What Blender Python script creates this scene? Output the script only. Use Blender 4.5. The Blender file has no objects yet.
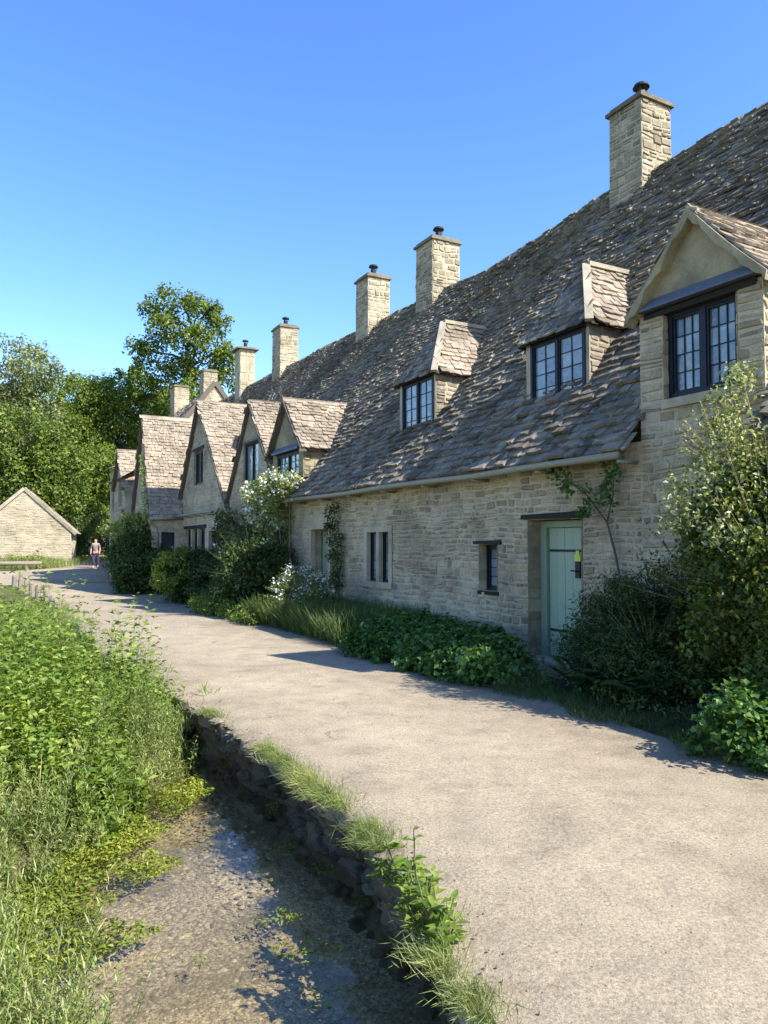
import bpy, math, random
import numpy as np
from mathutils import Vector
R = math.radians
rng = random.Random(7)
nr = np.random.default_rng(11)
scene = bpy.context.scene
COL = scene.collection

# ------------------------------------------------------------------ helpers
class MB:
    def __init__(self): self.v = []; self.f = []; self.uvs = None
    def quad(self, a, b, c, d):
        n = len(self.v); self.v += [tuple(a), tuple(b), tuple(c), tuple(d)]; self.f.append((n, n+1, n+2, n+3))
    def poly(self, pts):
        n = len(self.v); self.v += [tuple(p) for p in pts]; self.f.append(tuple(range(n, n+len(pts))))
    def hexa(self, p):      # p: 8 points, bottom ring 0-3, top ring 4-7
        n = len(self.v); self.v += [tuple(q) for q in p]
        for f in ((0,3,2,1),(4,5,6,7),(0,1,5,4),(1,2,6,5),(2,3,7,6),(3,0,4,7)):
            self.f.append(tuple(n+i for i in f))
    def box(self, F, x0, x1, y0, y1, h0, h1):
        self.hexa([F(x0,y0,h0),F(x1,y0,h0),F(x1,y1,h0),F(x0,y1,h0),F(x0,y0,h1),F(x1,y0,h1),F(x1,y1,h1),F(x0,y1,h1)])
    def tube(self, pts, rads, seg=6, cap=True):
        n0 = len(self.v); k = len(pts)
        pts = [Vector(p) for p in pts]
        for i, p in enumerate(pts):
            t = (pts[min(i+1, k-1)] - pts[max(i-1, 0)]).normalized()
            a = t.cross(Vector((0, 0, 1)))
            if a.length < .2: a = t.cross(Vector((1, 0, 0)))
            a.normalize(); b = t.cross(a)
            for j in range(seg):
                an = 2*math.pi*j/seg
                self.v.append(tuple(p + (a*math.cos(an) + b*math.sin(an))*rads[i]))
        for i in range(k-1):
            for j in range(seg):
                j2 = (j+1) % seg
                self.f.append((n0+i*seg+j, n0+i*seg+j2, n0+(i+1)*seg+j2, n0+(i+1)*seg+j))
        if cap:
            self.f.append(tuple(n0+j for j in range(seg))[::-1])
            self.f.append(tuple(n0+(k-1)*seg+j for j in range(seg)))
    def beam(self, a, b, w, h, up=(0,0,1)):
        a = Vector(a); b = Vector(b); t = (b-a).normalized(); s = t.cross(Vector(up)).normalized(); u = s.cross(t)
        p = []
        for q in (a, b):
            for i, j in ((-1,-1),(1,-1),(1,1),(-1,1)):
                p.append(q + s*(i*w/2) + u*(j*h/2))
        self.hexa(p)

def tag(o, label=None, cat=None, group=None, kind=None):
    if label: o['label'] = label
    if cat: o['category'] = cat
    if group: o['group'] = group
    if kind: o['kind'] = kind
    return o

def link_mesh(name, verts, faces, mat, parent=None, smooth=False):
    me = bpy.data.meshes.new(name)
    off = np.array(parent.matrix_basis.translation if parent else (0, 0, 0), dtype=float)
    p = parent
    while p is not None and p.parent is not None:
        p = p.parent; off = off + np.array(p.matrix_basis.translation)
    verts = np.asarray(verts, dtype=float).reshape(-1, 3) - off
    me.from_pydata(verts.tolist(), [], faces)
    if smooth: me.polygons.foreach_set('use_smooth', [True]*len(me.polygons))
    me.materials.append(mat); me.update()
    o = bpy.data.objects.new(name, me); COL.objects.link(o)
    if parent: o.parent = parent
    return o

def build(mb, name, mat, parent=None, smooth=False):
    return link_mesh(name, mb.v, mb.f, mat, parent, smooth)

def thing(name, loc, label, cat, group=None):
    o = bpy.data.objects.new(name, None); COL.objects.link(o); o.location = loc
    o.empty_display_size = .3
    return tag(o, label, cat, group)

def copy_tree(o, parent=None):
    c = o.copy(); COL.objects.link(c)
    if parent: c.parent = parent
    for ch in list(o.children): copy_tree(ch, c)
    return c

# frame of the row: s along the front wall (growing away from the lens), w into the houses, z up
def P(s, w, z): return (7.91-.4731*s+.881*w, .881*s+.4731*w, z)
def sstep(x, a, b):
    t = min(1, max(0, (x-a)/(b-a))); return t*t*(3-2*t)
def interp(x, tab):
    if x <= tab[0][0]: return tab[0][1]
    for (a, va), (b, vb) in zip(tab, tab[1:]):
        if x <= b: return va+(vb-va)*(x-a)/(b-a)
    return tab[-1][1]
def wob(x, y, k=0): return (math.sin(x*1.7+k)+math.sin(y*2.3+x*.6+k*2)+math.sin(x*.7-y*1.1+k*3))/3

ZR = [(0,8.85),(11,8.76),(13,8.68),(14.6,8.74),(16.3,8.66),(18.6,8.5),(23.2,8.72),(33.4,9.05),(43,9.25)]
def roofz(s, w):
    r = interp(s, ZR)-2.81; t = (w+.27)/4.27
    if t < 0: return 2.81 + r*.90*t
    return 2.81 + r*(t*.90+.10*t*t) + .045*wob(s*1.3, w*1.2)*min(1, t*2)

# ------------------------------------------------------------------ materials
def newmat(name):
    m = bpy.data.materials.new(name); m.use_nodes = True
    nt = m.node_tree; nt.nodes.clear()
    out = nt.nodes.new('ShaderNodeOutputMaterial')
    return m, nt, out
def N(nt, t, **kw):
    n = nt.nodes.new(t)
    for k, v in kw.items():
        if k in n.inputs.keys() if isinstance(k, str) else False: n.inputs[k].default_value = v
        else: setattr(n, k, v)
    return n
def noise(nt, scale, detail=4, rough=.55, vec=None, dist=0):
    n = nt.nodes.new('ShaderNodeTexNoise'); n.inputs['Scale'].default_value = scale
    n.inputs['Detail'].default_value = detail; n.inputs['Roughness'].default_value = rough
    n.inputs['Distortion'].default_value = dist
    nt.links.new(vec if vec else coord(nt), n.inputs['Vector']); return n
def coord(nt):
    for n in nt.nodes:
        if n.bl_idname == 'ShaderNodeNewGeometry': return n.outputs['Position']
    return nt.nodes.new('ShaderNodeNewGeometry').outputs['Position']
def island(nt):
    coord(nt)
    for n in nt.nodes:
        if n.bl_idname == 'ShaderNodeNewGeometry': return n.outputs['Random Per Island']
def ramp(nt, fac, stops):
    r = nt.nodes.new('ShaderNodeValToRGB'); e = r.color_ramp.elements
    while len(e) > 1: e.remove(e[0])
    for i, (p, c) in enumerate(stops):
        el = e[0] if i == 0 else e.new(p)
        el.position = p; el.color = (*c, 1) if len(c) == 3 else c
    nt.links.new(fac, r.inputs[0]); return r.outputs[0]
def mix(nt, fac, a, b, mode='MIX'):
    m = nt.nodes.new('ShaderNodeMix'); m.data_type = 'RGBA'; m.blend_type = mode
    for sock, v in ((m.inputs[0], fac), (m.inputs[6], a), (m.inputs[7], b)):
        if isinstance(v, (int, float)): sock.default_value = v
        elif isinstance(v, tuple): sock.default_value = (*v, 1) if len(v) == 3 else v
        else: nt.links.new(v, sock)
    return m.outputs[2]
def mth(nt, op, a, b=0.0):
    m = nt.nodes.new('ShaderNodeMath'); m.operation = op
    for i, v in ((0, a), (1, b)):
        if isinstance(v, (int, float)): m.inputs[i].default_value = v
        else: nt.links.new(v, m.inputs[i])
    return m.outputs[0]
def bump(nt, h, strength, dist=.02, prev=None):
    b = nt.nodes.new('ShaderNodeBump'); b.inputs['Strength'].default_value = strength; b.inputs['Distance'].default_value = dist
    nt.links.new(h, b.inputs['Height'])
    if prev: nt.links.new(prev, b.inputs['Normal'])
    return b.outputs[0]
def principled(nt, out, col, rough=.85, spec=.3, normal=None, **kw):
    p = nt.nodes.new('ShaderNodeBsdfPrincipled')
    if isinstance(col, tuple): p.inputs['Base Color'].default_value = (*col, 1)
    else: nt.links.new(col, p.inputs['Base Color'])
    if isinstance(rough, (int, float)): p.inputs['Roughness'].default_value = rough
    else: nt.links.new(rough, p.inputs['Roughness'])
    p.inputs['Specular IOR Level'].default_value = spec
    for k, v in kw.items(): p.inputs[k].default_value = v
    if normal: nt.links.new(normal, p.inputs['Normal'])
    if out: nt.links.new(p.outputs[0], out.inputs['Surface'])
    return p.outputs[0]

def stone_mat(name, cols, lichen=(.5,.47,.36), lich=.25, dark=.35, bs=.5, sc=1.0, moss=None):
    m, nt, out = newmat(name)
    k = len(cols)
    c = ramp(nt, island(nt), [(i/(k-1) if k > 1 else 0, cc) for i, cc in enumerate(cols)])
    n1 = noise(nt, 9*sc, 6, .7).outputs[0]; n2 = noise(nt, 1.1*sc, 5, .65).outputs[0]; n3 = noise(nt, 45*sc, 5, .7).outputs[0]
    c = mix(nt, ramp(nt, n1, [(.35,(0,0,0)),(.75,(1,1,1))]), c, mix(nt, .5, c, (.75,.7,.6), 'MULTIPLY'))
    c = mix(nt, mth(nt, 'MULTIPLY', ramp(nt, n2, [(.48,(0,0,0)),(.68,(1,1,1))]), dark), c, (.085,.075,.06))
    n4 = noise(nt, 5*sc, 8, .75, dist=.6).outputs[0]
    c = mix(nt, mth(nt, 'MULTIPLY', ramp(nt, n4, [(.56,(0,0,0)),(.64,(1,1,1))]), lich), c, lichen)
    if moss:
        n5 = noise(nt, 1.6*sc, 7, .7).outputs[0]
        c = mix(nt, mth(nt, 'MULTIPLY', ramp(nt, n5, [(.6,(0,0,0)),(.7,(1,1,1))]), moss), c, (.09,.1,.03))
    c = mix(nt, .45, c, ramp(nt, n3, [(.25,(.35,.35,.35)),(.7,(1.05,1.05,1.05))]), 'MULTIPLY')
    c = mix(nt, .8, c, ramp(nt, noise(nt, .55, 5, .7, dist=.5).outputs[0], [(.34,(.56,.54,.50)),(.5,(.93,.92,.90)),(.66,(1.14,1.12,1.08))]), 'MULTIPLY')
    b = bump(nt, n1, bs, .03); b = bump(nt, n3, bs, .008, b)
    principled(nt, out, c, .92, .2, b); return m

M = {}
M['rubble'] = stone_mat('rubble_stone', [(.40,.315,.19),(.58,.48,.31),(.47,.38,.24),(.66,.56,.385),(.33,.27,.18),(.53,.43,.275)], lichen=(.66,.61,.48), lich=.45, dark=.5, bs=1.0)
M['rubble_far'] = stone_mat('weathered_stone', [(.40,.335,.23),(.53,.455,.33),(.46,.39,.275),(.58,.51,.38)], lichen=(.6,.56,.45), lich=.4, dark=.45, bs=.8)
M['mortar'] = stone_mat('lime_mortar', [(.56,.49,.36)], lich=.2, dark=.35, bs=.6)
M['dressed'] = stone_mat('dressed_stone', [(.47,.41,.29),(.52,.46,.33)], lich=.2, dark=.25, bs=.3)
M['chimney'] = stone_mat('chimney_stone', [(.31,.26,.17),(.46,.40,.28),(.37,.31,.215),(.54,.47,.34),(.27,.225,.15)], lichen=(.58,.53,.42), lich=.45, dark=.6, bs=1.0)
M['barnstone'] = stone_mat('barn_stone', [(.42,.36,.25),(.52,.45,.32),(.47,.41,.3)], lich=.3, dark=.2, bs=.6)
M['slate'] = stone_mat('stone_slate', [(.20,.175,.135),(.30,.265,.21),(.145,.125,.10),(.37,.33,.265),(.25,.215,.17)], lichen=(.60,.58,.49), lich=.8, dark=.65, bs=1.0, sc=1.6, moss=.35)
M['pebble'] = stone_mat('pebble', [(.12,.095,.06),(.24,.2,.13),(.18,.145,.09),(.42,.37,.28),(.3,.25,.17)], lich=0, dark=.3, bs=.3)
M['slate_gable'] = stone_mat('stone_slate_pale', [(.32,.26,.195),(.40,.335,.255),(.27,.22,.165),(.46,.395,.31),(.36,.295,.22)], lichen=(.56,.53,.45), lich=.5, dark=.5, bs=.7, sc=1.5, moss=.2)  # pale copy of the slate, sunlit gable tone put into its colour
M['ridge'] = stone_mat('ridge_stone', [(.40,.36,.27),(.48,.43,.33),(.35,.31,.22)], lichen=(.5,.42,.2), lich=.35, dark=.3, bs=.5)
M['capstone'] = stone_mat('weathered_cap_stone', [(.24,.21,.15)], lichen=(.42,.38,.26), lich=.6, dark=.6, bs=.9, moss=.4)
M['plaster'] = stone_mat('lime_plaster', [(.40,.345,.22)], lichen=(.30,.26,.16), lich=.35, dark=.6, bs=.5)
M['rockdark'] = stone_mat('shade_dark_bank_stone', [(.12,.10,.068),(.19,.16,.11),(.26,.22,.16),(.085,.07,.05)], lichen=(.32,.29,.2), lich=.4, dark=.6, bs=1.0, sc=1.8, moss=.8)  # mossy bank stone, base colour kept low to carry the bank's shadow
M['soil'] = stone_mat('soil', [(.07,.055,.038)], lich=0, dark=.5, bs=.8, moss=.4)

def wood_mat(name, c1, c2, rough=.8):
    m, nt, out = newmat(name)
    mp = nt.nodes.new('ShaderNodeMapping'); mp.inputs['Scale'].default_value = (1, 1, 5)
    nt.links.new(coord(nt), mp.inputs[0])
    n = noise(nt, 12, 6, .7, mp.outputs[0]).outputs[0]
    principled(nt, out, ramp(nt, n, [(.3, c1), (.7, c2)]), rough, .3, bump(nt, n, .5, .01)); return m
M['darkwood'] = wood_mat('dark_timber', (.010,.008,.006), (.028,.022,.017))
M['navy'] = wood_mat('navy_painted_frame', (.004,.005,.012), (.009,.011,.022), .45)
M['lead'] = wood_mat('blue_grey_lead', (.075,.085,.105), (.13,.145,.17), .55)
M['greenpaint'] = wood_mat('sage_green_paint', (.20,.26,.18), (.24,.31,.215), .5)
M['greendoor'] = wood_mat('pale_green_door_paint', (.27,.34,.24), (.31,.385,.275), .5)
M['gutter'] = wood_mat('cream_gutter', (.20,.19,.125), (.30,.285,.20), .6)
M['iron'] = wood_mat('black_iron', (.01,.01,.01), (.02,.02,.02), .5)
M['verge'] = wood_mat('weathered_verge', (.07,.055,.042), (.16,.13,.10))
M['post'] = wood_mat('weathered_post', (.16,.13,.10), (.28,.24,.19))
M['bark'] = wood_mat('bark', (.06,.05,.04), (.15,.13,.10))
M['stem'] = wood_mat('woody_stem', (.12,.10,.06), (.22,.19,.12))
def plain(name, c, rough=.7, **kw):
    m, nt, out = newmat(name)
    n = noise(nt, 30, 4).outputs[0]
    principled(nt, out, mix(nt, .25, c, mix(nt, n, (.5,.5,.5), (1.3,1.3,1.3)), 'MULTIPLY'), rough, .4, **kw); return m
M['notice'] = plain('yellow_notice', (.55,.62,.08))
M['curtain'] = plain('curtain', (.45,.46,.45))
def glass_mat(name, tint, wavy=.25):
    m, nt, out = newmat(name)
    isl = island(nt)
    n = noise(nt, 3.0, 3).outputs[0]
    c = mix(nt, isl, tuple(t*.55 for t in tint), tuple(t*1.4 for t in tint))
    b = bump(nt, noise(nt, 5, 2).outputs[0], wavy, .05)
    principled(nt, out, c, .06, .9, b); return m
M['glass'] = glass_mat('leaded_glass', (.15,.19,.21))
M['glassdark'] = glass_mat('dark_leaded_glass', (.03,.04,.045))

def leaf_mat(name, c1, c2, c3=None, tr=.35, gloss=.35, rough=.45, ns=1.3):
    m, nt, out = newmat(name)
    st = [(0, c1), (.6, c2)] + ([(1, c3)] if c3 else [])
    c = ramp(nt, island(nt), st)
    n = noise(nt, ns, 4).outputs[0]
    c = mix(nt, .85, c, ramp(nt, n, [(.32,(.5,.58,.45)),(.5,(.92,.95,.9)),(.68,(1.3,1.2,1.1))]), 'MULTIPLY')
    p = principled(nt, None, c, rough, gloss)
    t = nt.nodes.new('ShaderNodeBsdfTranslucent')
    nt.links.new(mix(nt, 1.0, c, (1.5,1.35,.6), 'MULTIPLY'), t.inputs[0])
    mx = nt.nodes.new('ShaderNodeMixShader'); mx.inputs[0].default_value = tr
    nt.links.new(p, mx.inputs[1]); nt.links.new(t.outputs[0], mx.inputs[2]); nt.links.new(mx.outputs[0], out.inputs['Surface'])
    return m
M['leaf_dark'] = leaf_mat('dark_green_leaf', (.024,.050,.012), (.055,.10,.022), (.10,.155,.03))
M['leaf_wood'] = leaf_mat('woodland_leaf', (.08,.135,.025), (.15,.22,.045), (.26,.32,.07), tr=.42)
M['leaf_mid'] = leaf_mat('mid_green_leaf', (.07,.125,.02), (.15,.215,.04), (.26,.31,.06), tr=.42)
M['leaf_geran'] = leaf_mat('broad_green_leaf', (.04,.10,.018), (.08,.17,.035), (.14,.25,.05))
M['leaf_bank'] = leaf_mat('bank_green_leaf', (.15,.21,.055), (.27,.33,.10), (.42,.45,.20), tr=.42, ns=2.0)
M['leaf_nettle'] = leaf_mat('nettle_leaf', (.09,.17,.025), (.20,.29,.05), (.36,.44,.12), tr=.45, ns=2.2)
M['leaf_yellow'] = leaf_mat('yellow_green_leaf', (.12,.18,.03), (.22,.28,.045), (.32,.36,.07), tr=.4)
M['leaf_pale'] = leaf_mat('pale_willow_leaf', (.13,.16,.06), (.23,.27,.12), (.32,.36,.19), tr=.4)
M['leaf_cream'] = leaf_mat('pale_variegated_leaf', (.10,.16,.035), (.26,.31,.11), (.58,.56,.38), tr=.3)
M['leaf_olive'] = leaf_mat('olive_leaf', (.045,.085,.014), (.09,.14,.022), (.22,.23,.04), tr=.35)
M['grass'] = leaf_mat('grass_blade', (.12,.18,.04), (.23,.29,.085), (.42,.40,.19), tr=.35)
M['grassdark'] = leaf_mat('dark_grass_blade', (.04,.08,.018), (.08,.13,.03), (.14,.18,.05), tr=.3)
M['weed'] = leaf_mat('water_weed', (.12,.17,.02), (.22,.27,.03), (.33,.34,.06), tr=.3)
M['dry'] = leaf_mat('dry_stalk', (.30,.25,.15), (.42,.36,.22), (.52,.47,.32), tr=.2)
M['white'] = plain('white_petal', (.78,.78,.72))
M['pink'] = plain('pink_petal', (.6,.22,.28))
M['redleaf'] = leaf_mat('reddish_leaf', (.18,.05,.02), (.28,.08,.03), (.3,.14,.04))

def road_mat():
    m, nt, out = newmat('worn_tarmac')
    big = noise(nt, .45, 6, .65, dist=.4).outputs[0]; mid = noise(nt, 3.2, 7, .7).outputs[0]
    fine = noise(nt, 55, 4, .75).outputs[0]; vf = noise(nt, 160, 3, .8).outputs[0]
    c = ramp(nt, big, [(.34,(.25,.205,.145)),(.45,(.318,.264,.188)),(.56,(.34,.284,.202)),(.68,(.39,.332,.243))])
    c = mix(nt, .8, c, ramp(nt, mid, [(.28,(.6,.58,.55)),(.45,(.93,.92,.90)),(.72,(1.2,1.19,1.15))]), 'MULTIPLY')
    c = mix(nt, .85, c, ramp(nt, fine, [(.3,(.5,.48,.46)),(.5,(.98,.98,.98)),(.72,(1.45,1.42,1.36))]), 'MULTIPLY')
    c = mix(nt, .6, c, ramp(nt, vf, [(.35,(.5,.5,.5)),(.65,(1.4,1.4,1.4))]), 'MULTIPLY')
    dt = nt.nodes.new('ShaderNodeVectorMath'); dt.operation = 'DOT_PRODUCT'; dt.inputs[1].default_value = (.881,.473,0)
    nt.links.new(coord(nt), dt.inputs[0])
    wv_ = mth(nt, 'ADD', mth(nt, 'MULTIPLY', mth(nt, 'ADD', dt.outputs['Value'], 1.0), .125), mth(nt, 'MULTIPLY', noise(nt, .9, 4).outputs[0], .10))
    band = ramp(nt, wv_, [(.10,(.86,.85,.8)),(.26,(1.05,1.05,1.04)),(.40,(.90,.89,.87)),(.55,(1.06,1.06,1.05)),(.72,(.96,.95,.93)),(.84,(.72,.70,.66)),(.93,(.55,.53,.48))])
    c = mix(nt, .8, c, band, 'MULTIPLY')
    # cracks
    wv = noise(nt, 1.4, 6, .7); 
    va = nt.nodes.new('ShaderNodeVectorMath'); va.operation = 'SCALE'; va.inputs[3].default_value = .9
    nt.links.new(wv.outputs[1], va.inputs[0])
    vb = nt.nodes.new('ShaderNodeVectorMath'); vb.operation = 'ADD'
    nt.links.new(coord(nt), vb.inputs[0]); nt.links.new(va.outputs[0], vb.inputs[1])
    vo = nt.nodes.new('ShaderNodeTexVoronoi'); vo.feature = 'DISTANCE_TO_EDGE'; vo.inputs['Scale'].default_value = .38
    nt.links.new(vb.outputs[0], vo.inputs['Vector'])
    cm = ramp(nt, noise(nt, .7, 3).outputs[0], [(.54,(0,0,0)),(.62,(1,1,1))])
    crack = mth(nt, 'MULTIPLY', ramp(nt, vo.outputs[0], [(.0,(1,1,1)),(.012,(0,0,0))]), cm)
    c = mix(nt, mth(nt, 'MULTIPLY', crack, .75), c, (.08,.065,.05))
    # darker damp spots
    sp = ramp(nt, noise(nt, 1.9, 3, .5).outputs[0], [(.66,(0,0,0)),(.75,(1,1,1))])
    c = mix(nt, mth(nt, 'MULTIPLY', sp, .35), c, (.15,.13,.11))
    b = bump(nt, mid, .35, .03); b = bump(nt, fine, .7, .007, b); b = bump(nt, vf, .5, .003, b)
    b = bump(nt, mth(nt, 'SUBTRACT', 1.0, crack), .8, .01, b)
    principled(nt, out, c, .93, .2, b); return m
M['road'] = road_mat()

def ground_mat():
    m, nt, out = newmat('grassy_earth')
    n = noise(nt, .8, 6, .7).outputs[0]; f = noise(nt, 18, 6, .75).outputs[0]
    c = ramp(nt, n, [(.3,(.05,.07,.02)),(.5,(.10,.11,.035)),(.7,(.16,.14,.07))])
    c = mix(nt, .7, c, ramp(nt, f, [(.3,(.5,.5,.5)),(.7,(1.3,1.3,1.3))]), 'MULTIPLY')
    sx = nt.nodes.new('ShaderNodeSeparateXYZ'); nt.links.new(coord(nt), sx.inputs[0])
    mr = nt.nodes.new('ShaderNodeMapRange'); mr.inputs[1].default_value = -.36; mr.inputs[2].default_value = -.46; nt.links.new(sx.outputs[2], mr.inputs[0])
    c = mix(nt, mr.outputs[0], c, mix(nt, f, (.05,.04,.02), (.16,.13,.075)))
    principled(nt, out, c, .95, .1, bump(nt, f, .8, .03)); return m
M['ground'] = ground_mat()

def bed_mat():
    m, nt, out = newmat('stream_pebbles')
    vo = nt.nodes.new('ShaderNodeTexVoronoi'); vo.inputs['Scale'].default_value = 42; nt.links.new(coord(nt), vo.inputs['Vector'])
    v2 = nt.nodes.new('ShaderNodeTexVoronoi'); v2.inputs['Scale'].default_value = 95; nt.links.new(coord(nt), v2.inputs['Vector'])
    c = ramp(nt, vo.outputs['Color'], [(0,(.15,.11,.06)),(.35,(.31,.245,.15)),(.6,(.44,.355,.23)),(.85,(.6,.51,.36)),(1,(.75,.68,.53))])
    c2 = ramp(nt, v2.outputs['Color'], [(0,(.18,.14,.08)),(.5,(.40,.33,.21)),(1,(.68,.6,.44))])
    c = mix(nt, .5, c, c2)
    c = mix(nt, ramp(nt, vo.outputs['Distance'], [(.5,(0,0,0)),(.85,(.6,.6,.6))]), c, (.09,.07,.045))
    al = ramp(nt, noise(nt, 1.1, 5, .65, dist=.5).outputs[0], [(.55,(0,0,0)),(.7,(.5,.5,.5))])
    c = mix(nt, al, c, (.10,.095,.035))
    b = bump(nt, mth(nt, 'SUBTRACT', 1.0, vo.outputs['Distance']), .3, .012); b = bump(nt, noise(nt, 75, 5, .75).outputs[0], .8, .012, b)
    c = mix(nt, .8, c, ramp(nt, noise(nt, 60, 4, .8).outputs[0], [(.35,(.35,.33,.28)),(.5,(.9,.9,.9)),(.66,(1.7,1.65,1.55))]), 'MULTIPLY')
    big = noise(nt, .7, 4, .6, dist=.7).outputs[0]
    c = mix(nt, ramp(nt, big, [(.42,(0,0,0)),(.6,(.7,.7,.7))]), c, (.085,.07,.03))
    principled(nt, out, c, .7, .4, b); return m
M['bed'] = bed_mat()

def water_mat():
    m, nt, out = newmat('clear_shallow_water')
    mp = nt.nodes.new('ShaderNodeMapping'); mp.inputs['Scale'].default_value = (1, .7, 1); mp.inputs['Rotation'].default_value = (0, 0, .25)
    nt.links.new(coord(nt), mp.inputs[0])
    n1 = noise(nt, 11, 3, .6, mp.outputs[0], dist=.8).outputs[0]; n2 = noise(nt, 3.0, 3, .5, mp.outputs[0]).outputs[0]
    b = bump(nt, n1, .22, .012); b = bump(nt, n2, .2, .03, b)
    tr = nt.nodes.new('ShaderNodeBsdfTransparent'); tr.inputs[0].default_value = (.90,.87,.74, 1)
    gl = nt.nodes.new('ShaderNodeBsdfGlossy'); gl.inputs['Roughness'].default_value = .02; nt.links.new(b, gl.inputs['Normal'])
    gl.inputs[0].default_value = (1,1,1,1)
    fr = nt.nodes.new('ShaderNodeFresnel'); nt.links.new(b, fr.inputs['Normal']); coord(nt)
    gn = [n for n in nt.nodes if n.bl_idname == 'ShaderNodeNewGeometry'][0]
    mr = nt.nodes.new('ShaderNodeMapRange'); mr.inputs[3].default_value = 1.33; mr.inputs[4].default_value = 1/1.33
    nt.links.new(gn.outputs['Backfacing'], mr.inputs[0]); nt.links.new(mr.outputs[0], fr.inputs[0])
    mx = nt.nodes.new('ShaderNodeMixShader')
    nt.links.new(fr.outputs[0], mx.inputs[0]); nt.links.new(tr.outputs[0], mx.inputs[1]); nt.links.new(gl.outputs[0], mx.inputs[2])
    nt.links.new(mx.outputs[0], out.inputs['Surface']); return m
M['water'] = water_mat()

# ------------------------------------------------------------------ terrain, road, stream
XL = [(-3,2.6),(.5,1.35),(1.7,.72),(2.68,.36),(4.03,.10),(4.95,-.36),(6.28,-1.06),(7.8,-1.97),(9.6,-3.1),(11.73,-4.45),
      (15,-6.1),(18.8,-8.1),(20,-8.7),(24,-10.6),(26,-11.9),(28,-13.0),(29.5,-14.0),(31,-15.0),(32.4,-16.0),(35,-22),(38,-34),(41,-60)]
XW = [(-3,-.2),(2.4,-.5),(3.39,-1.3),(3.8,-1.9),(4.19,-2.05),(4.67,-2.0),(5.62,-1.9),(6.5,-1.75),(7.4,-1.75),(8.2,-2.05),(8.5,-2.3)]
def g(Y):
    if Y < 14: return 0
    if Y < 24: return -.3*sstep(Y, 14, 24)
    if Y < 29: return -.3
    if Y < 37: return -.3+.3*sstep(Y, 29, 37)
    return .033*(Y-37)
def xl(Y): return interp(Y, XL)+.07*wob(Y*3.2, 0, 1)+.035*wob(Y*9, 1, 2)+.015*wob(Y*27, 1, 2)
def terr(X, Y):
    gr = g(Y)
    if Y > 33.0: d = 5.0
    else: d = X-interp(Y, XL)
    hill = .10*max(0, Y-62)
    if d > .35: return gr-.04+hill
    riv = 1-sstep(Y, 13, 18.5)
    base = gr-.05
    if Y < 9:
        xw = interp(Y, XW)
        bank = -.66+.36*sstep(xw-X, .05, .6)+.25*sstep(xw-X, 1.0, 7)
        ch = bank
    else:
        ch = -.40+.3*sstep(-d, 3, 9)
    k = sstep(-d, -.35, -.15)
    low = base*(1-riv)+ch*riv
    return gr-.04 + (low-(gr-.04))*k + .02*wob(X*3, Y*3)
def grid(xs, ys, fn, name, mat, smooth=True):
    v = [(x, y, fn(x, y)) for y in ys for x in xs]; nx = len(xs)
    f = [(j*nx+i, j*nx+i+1, (j+1)*nx+i+1, (j+1)*nx+i) for j in range(len(ys)-1) for i in range(nx-1)]
    return link_mesh(name, v, f, mat, None, smooth)
xs = [-400,-250,-150,-100,-70,-50,-40,-32,-26,-22]+list(np.arange(-19,-9,.6))+list(np.arange(-9,3,.11))+[3.2,4,5,6,8,12,20,40,80,150,300]
ys = [-60,-30,-12,-6]+list(np.arange(-3,9.5,.11))+list(np.arange(9.6,22,.4))+list(np.arange(22,40,1.0))+[42,45,48,52,56,60,65,70,80,95,120,160,220,300,500]
grid(xs, ys, terr, 'ground', M['ground'])['kind'] = 'structure'
grid(list(np.arange(-3.6, 1.6, .12)), list(np.arange(-1.5, 9.3, .12)),
     lambda x, y: max(-.585+.025*wob(x*2.2, y*1.9)-.03*sstep(x-interp(y, XL), -.9, -.2), terr(x, y)-.25) if x > interp(y, XW)-1.1 else -.75,
     'stream_bed', M['bed'])['kind'] = 'structure'
o = grid(list(np.arange(-4.2, 1.9, .5)), list(np.arange(-1.4, 9.6, .5)), lambda x, y: -.45, 'water', M['water']); o['kind'] = 'structure'

# loose pebbles on the bed
mb = MB()
for _ in range(5200):
    y = rng.uniform(2.2, 8.0); x0 = interp(y, XW); x1 = interp(y, XL)-.1
    x = rng.uniform(x0, x1); r = rng.choice((.006,.008,.010,.014,.022))*rng.uniform(.7,1.2)*(.8+.04*y)
    a = rng.uniform(0, 6.28); ca, sa = math.cos(a), math.sin(a); k = rng.uniform(.6,1)
    z = -.585+.025*wob(x*2.2, y*1.9)
    n0 = len(mb.v)
    for i in range(6):
        an = i*math.pi/3; px, py = r*math.cos(an)*rng.uniform(.8,1.1), r*k*math.sin(an)
        mb.v.append((x+px*ca-py*sa, y+px*sa+py*ca, z))
    mb.v.append((x, y, z+r*.6))
    for i in range(6):
        mb.f.append((n0+i, n0+(i+1) % 6, n0+6))
M['pebble'] = stone_mat('pebble', [(.12,.095,.06),(.24,.2,.13),(.18,.145,.09),(.42,.37,.28),(.3,.25,.17)], lich=0, dark=.3, bs=.3)
tag(build(mb, 'stream_pebbles', M['pebble'], smooth=True), 'small tan and grey pebbles scattered over the stream bed', 'pebbles', kind='stuff')

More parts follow.
